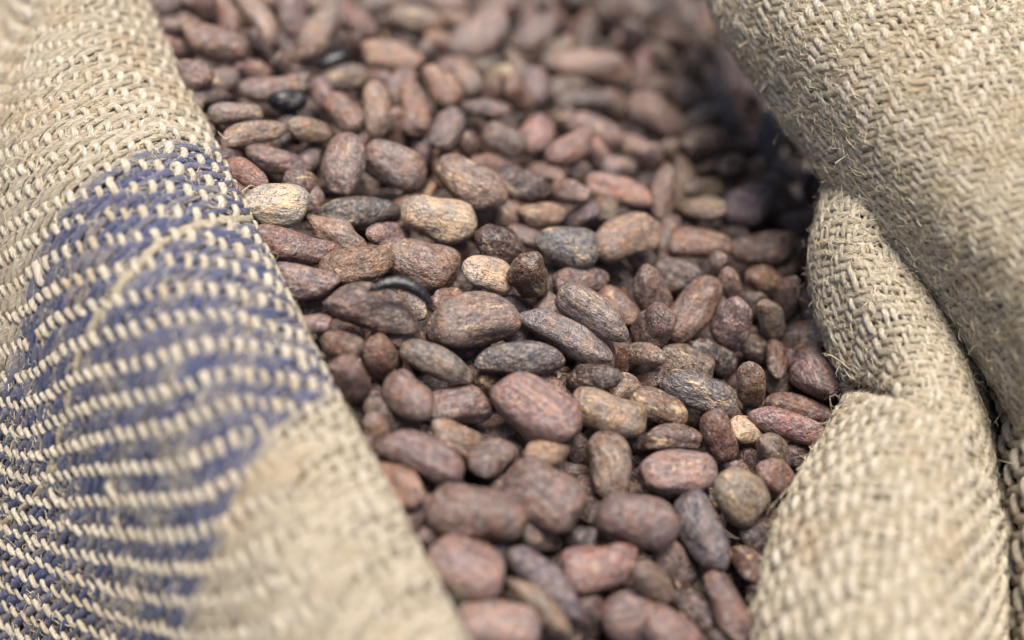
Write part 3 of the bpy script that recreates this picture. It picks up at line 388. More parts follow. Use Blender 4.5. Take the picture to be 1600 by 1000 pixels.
(-27.3,72.8,-2.7,0.304,-0.885,-0.352,-0.066,-0.388,0.919,8.5,3.9,2.9,'r',0,'partly hidden mauve brown oval cocoa bean pointing up, below the brown upright blurred bean'),
(-44.3,63.9,2.3,0.359,0.927,0.111,0.235,-0.205,0.950,7.5,3.7,3.2,'e',0,'reddish brown oval cocoa bean below left of the cream tan upright bean'),
(15.1,128.7,-17.6,0.620,0.742,0.253,0.128,-0.414,0.901,7.9,4.1,2.8,'g',0,'grey brown oval cocoa bean above left of the long pink lumpy blurred bean'),
(-99.6,92.5,14.3,0.715,0.252,-0.652,0.666,-0.530,0.525,7.3,3.5,2.7,'r',0,'partly hidden mauve brown oval cocoa bean slanting down right, left of the pinkish blurred bean'),
(-77.8,46.9,13.7,0.644,0.552,-0.530,0.742,-0.283,0.608,7.6,3.4,2.9,'r',1,'partly hidden mauve brown oval cocoa bean lying level, below left of the pink tan bean'),
(24.6,142.1,-22.1,0.139,0.905,0.402,0.102,-0.417,0.903,7.3,4.2,3.3,'d',0,'partly hidden dark brown oval cocoa bean pointing up, above the long pink lumpy blurred bean'),
(-71.6,29.0,14.5,0.565,0.078,-0.821,0.744,-0.479,0.466,8.0,3.6,2.4,'r',1,'mauve brown oval cocoa bean left of the pale speckled wrinkled bean'),
(-23.4,-57.0,-2.7,0.507,0.861,-0.052,0.170,-0.041,0.985,8.4,4.2,2.9,'r',1,'mauve brown oval cocoa bean below the brown bean against the left roll'),
(-6.2,62.3,-5.1,0.765,0.288,-0.576,0.643,-0.379,0.665,7.7,3.8,2.8,'k',1,'partly hidden pinkish brown oval cocoa bean lying level, above left of the dark shiny bean'),
(89.8,62.3,-28.2,0.977,0.194,-0.082,0.164,-0.451,0.877,9.2,4.1,3.6,'r',1,'partly hidden mauve brown slim cocoa bean lying level, above right of the mauve oblong bean'),
(-33.7,92.9,-0.8,0.435,0.875,0.212,0.284,-0.357,0.890,7.3,3.8,2.9,'k',0,'pinkish brown oval cocoa bean above left of the brown upright blurred bean'),
(-18.9,62.0,-4.2,0.307,0.908,0.284,0.391,-0.392,0.833,7.6,4.0,2.8,'o',1,'partly hidden orange brown oval cocoa bean pointing up, above left of the tan blotched bean'),
(43.2,127.7,-24.6,0.111,0.904,0.414,0.146,-0.427,0.893,8.4,4.0,3.1,'e',0,'reddish brown oval cocoa bean below left of the small cream blurred bean'),
(72.1,170.7,-37.1,0.782,0.586,0.213,0.101,-0.455,0.885,9.3,4.4,3.5,'o',0,'orange brown oval cocoa bean above right of the small orange blurred bean'),
(74.5,80.6,-27.5,0.530,0.790,0.308,-0.015,-0.355,0.935,8.6,3.8,3.2,'o',1,'partly hidden orange brown oval cocoa bean slanting down left, above the violet grey blurred bean'),
(-54.7,80.5,6.2,0.525,-0.782,-0.337,0.136,-0.314,0.940,8.3,3.4,3.0,'r',0,'mauve brown slim cocoa bean right of the glossy black bean with a white glint'),
(4.9,35.5,-7.9,0.855,-0.468,0.224,-0.231,0.042,0.972,8.1,3.9,3.3,'r',1,'partly hidden mauve brown oval cocoa bean lying level, below the blurred light brown oval bean'),
(-66.4,18.1,12.7,0.635,0.586,-0.503,0.682,-0.120,0.721,8.1,4.0,2.9,'r',1,'mauve brown oval cocoa bean below left of the pale speckled wrinkled bean'),
(-70.8,108.9,3.9,0.462,-0.838,-0.288,0.102,-0.273,0.957,7.3,3.5,2.8,'d',0,'dark brown oval cocoa bean left of the pink blurred bean leaning up right'),
(67.6,124.3,-31.0,0.408,-0.874,-0.266,-0.199,-0.369,0.908,7.3,4.3,3.2,'r',0,'mauve brown oval cocoa bean below right of the small cream blurred bean'),
(-9.1,41.0,-7.7,0.017,0.197,0.980,0.274,-0.944,0.185,8.1,4.2,2.9,'g',1,'partly hidden grey brown oval cocoa bean pointing up, above left of the blackish wrinkled bean'),
(-29.8,40.5,-0.9,0.334,0.908,0.251,0.141,-0.312,0.940,8.7,4.1,3.3,'o',1,'orange brown oval cocoa bean above left of the cream speckled oval bean'),
(82.4,75.1,-28.6,0.599,-0.321,-0.733,0.227,-0.810,0.541,7.9,4.4,3.2,'g',1,'grey brown oval cocoa bean above right of the violet grey blurred bean'),
(60.1,103.8,-23.9,0.830,0.546,0.115,0.181,-0.458,0.870,8.5,3.8,3.0,'g',0,'grey brown oval cocoa bean right of the large pale pink egg shaped bean'),
(-19.4,136.4,-10.5,0.922,-0.383,0.057,-0.279,-0.555,0.783,7.2,3.8,3.1,'o',0,'orange brown oval cocoa bean above left of the big pink blurred bean'),
(81.4,133.9,-36.4,0.143,-0.921,-0.362,-0.081,-0.376,0.923,8.4,3.9,2.7,'d',0,'partly hidden dark brown oval cocoa bean pointing up, right of the small cream blurred bean'),
(-34.2,71.7,0.9,0.054,-0.213,-0.976,0.130,-0.967,0.219,7.4,3.9,2.9,'o',0,'orange brown oval cocoa bean below right of the cream tan upright bean'),
(-8.6,97.3,-8.2,0.704,-0.008,0.710,-0.595,-0.553,0.583,7.3,3.5,2.7,'k',0,'partly hidden pinkish brown oval cocoa bean slanting down left, below the big pink blurred bean'),
(22.8,-4.7,-11.2,0.089,-0.989,-0.116,0.159,-0.101,0.982,8.4,4.3,3.6,'r',1,'mauve brown oval cocoa bean above the dark bean with a yellow chip'),
(-64.8,64.8,8.0,0.195,0.941,0.278,0.273,-0.324,0.906,7.4,3.3,3.2,'d',0,'dark brown slim cocoa bean below the glossy black bean with a white glint'),
(-67.1,89.5,7.7,0.345,0.094,-0.934,0.404,-0.913,0.057,7.3,3.2,2.3,'g',0,'grey brown oval cocoa bean above right of the long tan blurred bean'),
(36.9,85.9,-18.0,0.791,-0.609,0.059,-0.272,-0.264,0.926,7.5,3.8,2.5,'k',0,'pinkish brown oval cocoa bean below left of the large pale pink egg shaped bean'),
(9.3,7.2,-8.0,0.232,0.953,0.195,0.125,-0.228,0.966,8.4,3.7,3.7,'r',1,'mauve brown slim cocoa bean above left of the long bent grey bean'),
(-56.7,54.0,6.6,0.383,0.922,0.059,0.394,-0.220,0.893,7.6,3.3,2.6,'g',1,'grey brown oval cocoa bean below right of the glossy black bean with a white glint'),
(52.2,75.5,-23.9,-0.021,-0.939,-0.344,-0.162,-0.336,0.928,9.0,4.2,3.6,'g',1,'grey brown oval cocoa bean above right of the red brown upright bean'),
(45.4,45.5,-17.0,0.302,0.929,0.215,0.108,-0.258,0.960,8.1,4.1,3.1,'r',1,'partly hidden mauve brown oval cocoa bean pointing up, left of the orange brown blurred bean'),
(-33.4,-39.6,1.6,0.014,-0.397,-0.918,0.291,-0.876,0.384,8.4,4.2,3.6,'r',1,'mauve brown oval cocoa bean left of the brown bean against the left roll'),
(-17.3,88.9,-7.4,0.795,-0.605,0.039,-0.345,-0.399,0.849,7.4,3.4,2.8,'d',0,'dark brown oval cocoa bean right of the brown upright blurred bean'),
(-52.0,-10.2,8.5,0.836,-0.049,0.546,-0.517,-0.404,0.755,8.4,3.6,3.3,'k',1,'pinkish brown slim cocoa bean left of the large brown bean with a tan back'),
(-21.7,121.8,-7.9,0.777,0.248,-0.579,0.601,-0.565,0.565,7.3,3.4,2.6,'o',0,'orange brown oval cocoa bean left of the big pink blurred bean'),
(26.1,76.8,-15.5,0.477,-0.204,-0.855,0.192,-0.925,0.328,7.6,3.8,2.8,'k',1,'pinkish brown oval cocoa bean above left of the pinkish oblong blurred bean'),
(17.2,110.7,-16.6,0.924,0.373,-0.080,0.215,-0.335,0.917,8.7,4.1,2.9,'r',0,'mauve brown oval cocoa bean below left of the long pink lumpy blurred bean'),
(-25.1,-9.2,1.5,0.636,0.301,-0.710,0.761,-0.395,0.514,8.4,4.2,2.9,'e',1,'reddish brown oval cocoa bean above left of the grey brown cylindrical bean'),
(62.7,83.7,-25.2,0.971,0.217,-0.095,0.148,-0.240,0.959,8.9,4.0,3.8,'r',1,'mauve brown slim cocoa bean above left of the violet grey blurred bean'),
]
# ------------------------------------------------------------------ helpers
def srgb(r, g, b):
    f = lambda c: (c / 255 / 12.92) if c <= 10 else ((c / 255 + 0.055) / 1.055) ** 2.4
    return (f(r), f(g), f(b))


def mesh_from(name, verts, faces, smooth=True):
    """verts (n,3) in mm, faces (m,k) int array."""
    me = bpy.data.meshes.new(name)
    v = np.asarray(verts, dtype=np.float32) * MM
    f = np.asarray(faces, dtype=np.int32)
    k = f.shape[1]
    me.vertices.add(len(v))
    me.vertices.foreach_set('co', v.ravel())
    me.loops.add(f.size)
    me.loops.foreach_set('vertex_index', f.ravel())
    me.polygons.add(len(f))
    me.polygons.foreach_set('loop_start', np.arange(0, f.size, k, dtype=np.int32))
    me.polygons.foreach_set('loop_total', np.full(len(f), k, dtype=np.int32))
    me.update(calc_edges=True)
    me.polygons.foreach_set('use_smooth', np.full(len(f), smooth, dtype=bool))
    return me


def add_attr(me, name, data):
    a = me.attributes.new(name, 'FLOAT', 'POINT')
    a.data.foreach_set('value', np.asarray(data, dtype=np.float32).ravel())


def link(name, me, mat, parent=None):
    o = bpy.data.objects.new(name, me)
    col.objects.link(o)
    if mat is not None:
        me.materials.append(mat)
    o.parent = parent
    return o


class Nodes:
    def __init__(self, name):
        self.mat = bpy.data.materials.new(name)
        self.mat.use_nodes = True
        self.t = self.mat.node_tree
        self.bsdf = self.t.nodes['Principled BSDF']

    def n(self, kind, **kw):
        nd = self.t.nodes.new(kind)
        for k, v in kw.items():
            setattr(nd, k, v)
        return nd

    def put(self, sock, v):
        if isinstance(v, (int, float)):
            sock.default_value = v
        elif isinstance(v, tuple):
            sock.default_value = v if len(v) == len(sock.default_value) else (*v, 1.0)
        else:
            self.t.links.new(v, sock)

    def math(self, op, a, b=0.0, c=None, clamp=False):
        m = self.n('ShaderNodeMath', operation=op, use_clamp=clamp)
        self.put(m.inputs[0], a)
        self.put(m.inputs[1], b)
        if c is not None:
            self.put(m.inputs[2], c)
        return m.outputs[0]

    def mix(self, fac, a, b, blend='MIX'):
        m = self.n('ShaderNodeMix', data_type='RGBA', blend_type=blend)
        self.put(m.inputs[0], fac)
        self.put(m.inputs[6], a)
        self.put(m.inputs[7], b)
        return m.outputs[2]

    def ramp(self, fac, lo, hi, a=0.0, b=1.0):
        m = self.n('ShaderNodeMapRange', interpolation_type='SMOOTHSTEP')
        self.put(m.inputs[0], fac)
        for i, v in enumerate((lo, hi, a, b)):
            self.put(m.inputs[1 + i], v)
        return m.outputs[0]

    def noise(self, vec, scale, detail=3.0, rough=0.55, dist=0.0):
        m = self.n('ShaderNodeTexNoise')
        self.put(m.inputs['Vector'], vec)
        m.inputs['Scale'].default_value = scale
        m.inputs['Detail'].default_value = detail
        m.inputs['Roughness'].default_value = rough
        m.inputs['Distortion'].default_value = dist
        return m.outputs['Fac']

    def vmath(self, op, a, b):
        m = self.n('ShaderNodeVectorMath', operation=op)
        self.put(m.inputs[0], a)
        self.put(m.inputs[1], b)
        return m.outputs[0]

    def bump(self, h, strength, dist, normal=None):
        m = self.n('ShaderNodeBump')
        m.inputs['Strength'].default_value = strength
        m.inputs['Distance'].default_value = dist
        self.put(m.inputs['Height'], h)
        if normal is not None:
            self.put(m.inputs['Normal'], normal)
        return m.outputs[0]

    def attr(self, name):
        return self.n('ShaderNodeAttribute', attribute_name=name).outputs['Fac']


# ------------------------------------------------------------------ materials
def bean_material(name, glossy=False, stuff=False):
    N = Nodes(name)
    info = N.n('ShaderNodeObjectInfo')
    tc = N.n('ShaderNodeTexCoord')
    rnd = N.math('MULTIPLY', info.outputs['Random'], 500.0)
    comb = N.n('ShaderNodeCombineXYZ')
    for i in range(3):
        N.put(comb.inputs[i], N.math('MULTIPLY', rnd, 1.0 + 0.37 * i))
    p = N.vmath('ADD', N.vmath('MULTIPLY', tc.outputs['Object'], (1000.0, 1000.0, 1000.0)), comb.outputs[0])
    ps = N.vmath('MULTIPLY', p, (0.10, 1.0, 1.0))          # stretched along the bean
    base = N.n('ShaderNodeAttribute', attribute_name='tone').outputs['Color'] if stuff else info.outputs['Color']
    pale = 0.12 if stuff else info.outputs['Alpha']
    big = N.noise(p, 0.16, 2.0, 0.6)
    mid = N.noise(p, 0.5, 3.0, 0.6)
    fine = N.noise(p, 2.4, 2.0, 0.7)
    streak = N.noise(ps, 1.3, 3.0, 0.65)
    hue = N.noise(N.vmath('ADD', p, (71.0, 13.0, 37.0)), 0.26, 3.0, 0.6)
    c = N.mix(N.ramp(hue, 0.46, 0.60), base, N.mix(1.0, base, (1.30, 1.08, 0.90), 'MULTIPLY'))        # pinkish tan areas
    c = N.mix(N.ramp(hue, 0.48, 0.36, 0.0, 0.8), c, N.mix(1.0, base, (0.84, 0.87, 0.95), 'MULTIPLY'))  # mauve grey areas
    c = N.mix(N.ramp(mid, 0.50, 0.37, 0.0, 0.72), c, N.mix(1.0, base, (0.46, 0.42, 0.45), 'MULTIPLY'))
    # papery pale skin left on the shell: streaks and flecks
    fleck = N.math('MULTIPLY', N.ramp(streak, 0.50, 0.66), N.ramp(fine, 0.42, 0.60), clamp=True)
    c = N.mix(N.math('MULTIPLY', fleck, N.math('ADD', N.math('MULTIPLY', pale, 0.55), 0.05), clamp=True), c, srgb(205, 178, 152))
    patch = N.ramp(N.noise(N.vmath('MULTIPLY', p, (0.45, 1.0, 1.0)), 0.24, 4.0, 0.72), N.math('SUBTRACT', 0.64, N.math('MULTIPLY', pale, 0.13)), N.math('SUBTRACT', 0.69, N.math('MULTIPLY', pale, 0.11)))
    c = N.mix(N.math('MULTIPLY', patch, 0.66), c, srgb(200, 172, 134))
    # grey bloom of dust
    c = N.mix(N.ramp(N.noise(p, 0.55, 4.0, 0.78), 0.48, 0.64, 0.0, 0.48), c, srgb(156, 142, 134))
    g_ = N.math('MULTIPLY', N.ramp(fine, 0.30, 0.70, 0.83, 1.20), N.ramp(streak, 0.30, 0.68, 0.82, 1.15))
    gc = N.n('ShaderNodeCombineXYZ')
    for i in range(3):
        N.put(gc.inputs[i], g_)
    c = N.mix(1.0, c, gc.outputs[0], 'MULTIPLY')
    # dark pits and cracks
    vo = N.n('ShaderNodeTexVoronoi', feature='DISTANCE_TO_EDGE')
    N.put(vo.inputs['Vector'], N.vmath('MULTIPLY', p, (0.10, 0.34, 0.34)))
    vo.inputs['Scale'].default_value = 1.0
    crack = N.math('MULTIPLY', N.ramp(vo.outputs['Distance'], 0.05, 0.0), N.ramp(mid, 0.50, 0.60))
    c = N.mix(N.math('MULTIPLY', crack, 0.6), c, srgb(46, 32, 30))
    pit = N.ramp(N.noise(p, 1.7, 1.0, 0.5), 0.33, 0.26)
    c = N.mix(N.math('MULTIPLY', pit, 0.6), c, srgb(52, 38, 36))
    if glossy:
        c = N.mix(0.10, srgb(20, 18, 21), c)
    N.put(N.bsdf.inputs['Base Color'], c)
    rough = N.ramp(big, 0.35, 0.65, 0.27, 0.45)
    if glossy:
        rough = N.ramp(mid, 0.3, 0.7, 0.18, 0.38)
    N.put(N.bsdf.inputs['Roughness'], rough)
    N.bsdf.inputs['Specular IOR Level'].default_value = 0.5
    b1 = N.bump(mid, 0.35 if glossy else 0.95, 0.0012)
    b2 = N.bump(streak, 0.25 if glossy else 0.28, 0.0005, b1)
    b3 = N.bump(fine, 0.05 if glossy else 0.6, 0.0003, b2)
    b4 = N.bump(N.math('SUBTRACT', N.math('MULTIPLY', patch, 0.5), crack), 0.6, 0.0005, b3)
    N.put(N.bsdf.inputs['Normal'], b4)
    return N.mat


def yarn_material(name):
    N = Nodes(name)
    al, ar = N.attr('along'), N.attr('around')            # mm along the yarn, 0..1 round it
    tint, dye = N.attr('tint'), N.attr('dye')
    comb = N.n('ShaderNodeCombineXYZ')
    tw = N.math('ADD', ar, N.math('MULTIPLY', al, 0.085))  # twist
    ang = N.math('MULTIPLY', tw, 6.28318)
    N.put(comb.inputs[0], N.math('MULTIPLY', N.math('COSINE', ang), 3.4))
    N.put(comb.inputs[1], N.math('MULTIPLY', N.math('SINE', ang), 3.4))
    N.put(comb.inputs[2], N.math('ADD', N.math('MULTIPLY', al, 0.28), N.math('MULTIPLY', tint, 300.0)))
    fib = N.noise(comb.outputs[0], 1.3, 3.0, 0.75)
    fib2 = N.noise(comb.outputs[0], 4.2, 1.0, 0.65)
    geo = N.n('ShaderNodeNewGeometry')
    pos = N.vmath('MULTIPLY', geo.outputs['Position'], (1000.0, 1000.0, 1000.0))
    blot = N.noise(pos, 0.055, 2.0, 0.6)
    small = N.noise(pos, 0.32, 3.0, 0.6)
    c = N.mix(N.ramp(fib, 0.34, 0.66), srgb(172, 157, 133), srgb(240, 229, 208))
    c = N.mix(N.ramp(tint, 0.1, 1.0, 0.0, 0.55), c, N.mix(N.ramp(fib, 0.34, 0.66), srgb(126, 110, 86), srgb(186, 170, 140)))
    c = N.mix(N.ramp(blot, 0.50, 0.70, 0.0, 0.5), c, srgb(184, 158, 122))
    c = N.mix(N.ramp(small, 0.66, 0.76, 0.0, 0.45), c, srgb(176, 128, 88))
    bl = N.mix(N.ramp(fib, 0.30, 0.72), srgb(25, 36, 80), srgb(78, 91, 136))
    bl = N.mix(N.ramp(N.noise(pos, 0.12, 3.0, 0.65), 0.50, 0.68, 0.0, 0.35), bl, srgb(142, 140, 138))
    dd = N.math('MULTIPLY', dye, N.math('MULTIPLY', N.ramp(N.noise(pos, 0.6, 3.0, 0.6), 0.20, 0.42, 0.55, 1.0), N.ramp(N.noise(pos, 0.075, 3.0, 0.65), 0.32, 0.50, 0.72, 1.0)), clamp=True)
    c = N.mix(dd, c, bl)
    N.put(N.bsdf.inputs['Base Color'], c)
    N.bsdf.inputs['Roughness'].default_value = 0.78
    N.bsdf.inputs['Specular IOR Level'].default_value = 0.25
    N.bsdf.inputs['Sheen Weight'].default_value = 0.15
    N.bsdf.inputs['Sheen Roughness'].default_value = 0.5
    b = N.bump(fib, 0.9, 0.0007)
    b = N.bump(fib2, 0.6, 0.00025, b)
    N.put(N.bsdf.inputs['Normal'], b)
    return N.mat


def plain_material(name, a, b, scale, rough=0.85):
    N = Nodes(name)
    geo = N.n('ShaderNodeNewGeometry')
    pos = N.vmath('MULTIPLY', geo.outputs['Position'], (1000.0, 1000.0, 1000.0))
    k = N.noise(pos, scale, 5.0, 0.65)
    N.put(N.bsdf.inputs['Base Color'], N.mix(N.ramp(k, 0.35, 0.65), a, b))
    N.bsdf.inputs['Roughness'].default_value = rough
    N.put(N.bsdf.inputs['Normal'], N.bump(k, 0.4, 0.0006))
    return N.mat


M_BEAN = bean_material('cocoa_shell')
M_BLACK = bean_material('glossy_black_shell', glossy=True)
M_HEAP = bean_material('cocoa_shell_heap', stuff=True)
M_YARN = yarn_material('jute_yarn')
M_BACK = plain_material('jute_backing', srgb(120, 102, 74), srgb(165, 146, 112), 0.5)
M_FIBRE = plain_material('jute_fibre', srgb(196, 178, 142), srgb(232, 220, 192), 0.3, 0.6)
M_GROUND = plain_material('packed_earth', srgb(40, 33, 27), srgb(56, 47, 38), 0.01)

# ------------------------------------------------------------------ the setting
g = mesh_from('ground', [(-4000, -4000, -520), (4000, -4000, -520), (4000, 4000, -520), (-4000, 4000, -520)], [(0, 1, 2, 3)])
ground = link('ground', g, M_GROUND)
ground['kind'] = 'structure'


# ------------------------------------------------------------------ woven cloth
class Surf:
    """Catmull-Rom sheet through a net of points; r runs down the rows, c across the columns."""

    def __init__(self, net, crease=None):
        self.P = np.array(net, float)
        self.nr, self.nc = self.P.shape[:2]
        self.crease = None
        if crease is not None:
            q = np.array(crease, float)
            t = np.linspace(0, len(q) - 1, 120)
            i = np.minimum(t.astype(int), len(q) - 2)
            self.crease = q[i] + (q[i + 1] - q[i]) * (t - i)[:, None]

    @staticmethod
    def _w(t, n):
        t = np.clip(t, 0, n - 1 - 1e-6)
        i = t.astype(int)
        f = t - i
        w = np.stack([-.5 * f ** 3 + f ** 2 - .5 * f, 1.5 * f ** 3 - 2.5 * f ** 2 + 1,
                      -1.5 * f ** 3 + 2 * f ** 2 + .5 * f, .5 * f ** 3 - .5 * f ** 2], -1)
        idx = np.clip(np.stack([i - 1, i, i + 1, i + 2], -1), 0, n - 1)
        return idx, w

    def raw(self, r, c):
        r = np.asarray(r, float)
        c = np.asarray(c, float)
        ir, wr = self._w(r, self.nr)
        ic, wc = self._w(c, self.nc)
        out = np.zeros(r.shape + (3,))
        for a in range(4):
            for b in range(4):
                out += (wr[..., a] * wc[..., b])[..., None] * self.P[ir[..., a], ic[..., b]]
        return out

    def frame(self, r, c):
        """point, unit normal (towards the open air), mm per row unit, mm per column unit, d/dr, d/dc"""
        e = 0.02
        p = self.raw(r, c)
        dr = (self.raw(r + e, c) - self.raw(r - e, c)) / (2 * e)
        dc = (self.raw(r, c + e) - self.raw(r, c - e)) / (2 * e)
        n = np.cross(dr, dc)
        ln = np.linalg.norm(n, axis=-1, keepdims=True)
        n = n / np.maximum(ln, 1e-6)
        if not hasattr(self, 'sign'):
            m = self.raw(np.array([self.nr / 2]), np.array([self.nc * .55]))
            e1 = self.raw(np.array([self.nr / 2 + .05]), np.array([self.nc * .55])) - m
            e2 = self.raw(np.array([self.nr / 2]), np.array([self.nc * .55 + .05])) - m
            self.sign = 1.0 if np.cross(e1, e2)[0] @ np.array([0, -.64, .77]) > 0 else -1.0
        n = n * self.sign
        if self.crease is not None:
            d2 = ((p[..., None, :] - self.crease) ** 2).sum(-1)
            k = np.minimum(d2.argmin(-1), len(self.crease) - 2)
            d = np.sqrt(d2.min(-1))
            side = (np.cross(n, self.crease[k + 1] - self.crease[k]) * (p - self.crease[k])).sum(-1)
            lip = np.where(side < 0, 3.2 * np.exp(-d / 9.0), 0.0)
            p = p + n * (lip - 6.5 * np.exp(-(d / 1.9) ** 2))[..., None]
        return p, n, np.linalg.norm(dr, axis=-1), np.linalg.norm(dc, axis=-1), dr, dc


def tube(P, T, Nn, rad, flat, sides, along, lobes, phase):
    """one yarn: centre line P, tangent T, surface normal Nn, radius per ring"""
    T = T / np.linalg.norm(T, axis=1, keepdims=True)
    Bn = np.cross(T, Nn)
    Bn /= np.maximum(np.linalg.norm(Bn, axis=1, keepdims=True), 1e-6)
    Nn = np.cross(Bn, T)
    th = np.linspace(0, 2 * np.pi, sides, endpoint=False)
    R = rad[:, None] * (1 + lobes * np.sin(4 * (th[None] + 0.55 * along[:, None]) + phase) + 0.5 * lobes * np.sin(7 * th[None] + 0.9 * along[:, None] + 2 * phase))
    V = P[:, None] + Bn[:, None] * (R * np.cos(th))[..., None] + Nn[:, None] * (R * np.sin(th) * flat)[..., None]
    m = len(P)
    a = np.arange(m - 1)[:, None] * sides + np.arange(sides)[None]
    b = np.arange(m - 1)[:, None] * sides + (np.arange(sides)[None] + 1) % sides
    F = np.stack([a, b, b + sides, a + sides], -1).reshape(-1, 4)
    return V.reshape(-1, 3), F, np.repeat(along, sides), np.tile(th / (2 * np.pi), m)


class Soup:
    def __init__(self):
        self.v, self.f, self.a, self.n = [], [], {}, 0

    def add(self, V, F, **attrs):
        self.v.append(V)
        self.f.append(F + self.n)
        self.n += len(V)
        for k, x in attrs.items():
            self.a.setdefault(k, []).append(np.broadcast_to(x, (len(V),)))

    def build(self, name, mat, parent):
        me = mesh_from(name, np.concatenate(self.v), np.concatenate(self.f))
        for k, x in self.a.items():
            add_attr(me, k, np.concatenate(x))
        o = link(name, me, mat, parent)
        o['kind'] = 'stuff'
        return o


def arc_stations(S, axis, pitch, trim=0.0):
    """parameter values spaced by pitch mm along rows (axis 0) or columns (axis 1) through the middle of the sheet"""
    n = S.nr if axis == 0 else S.nc
    t = np.linspace(0 if axis == 0 else 0.6, n - 1 - (trim if axis else 0), 600)
    if axis == 0:
        p = S.raw(t, np.full_like(t, S.nc * 0.55))
    else:
        p = np.mean([S.raw(np.full_like(t, q), t) for q in np.linspace(1, S.nr - 2, 5)], axis=0)
    s = np.concatenate([[0], np.cumsum(np.linalg.norm(np.diff(p, axis=0), axis=1))])
    k = int(s[-1] / pitch)
    return np.interp(np.linspace(0, s[-1], k), s, t)


def smooth_states(s, x):
    """s: +1/-1 at the integers; eased value at x"""
    i = np.clip(np.floor(x).astype(int), 0, len(s) - 2)
    f = np.clip(x - i, 0, 1)
    f = f * f * (3 - 2 * f)
    return s[i] * (1 - f) + s[i + 1] * f


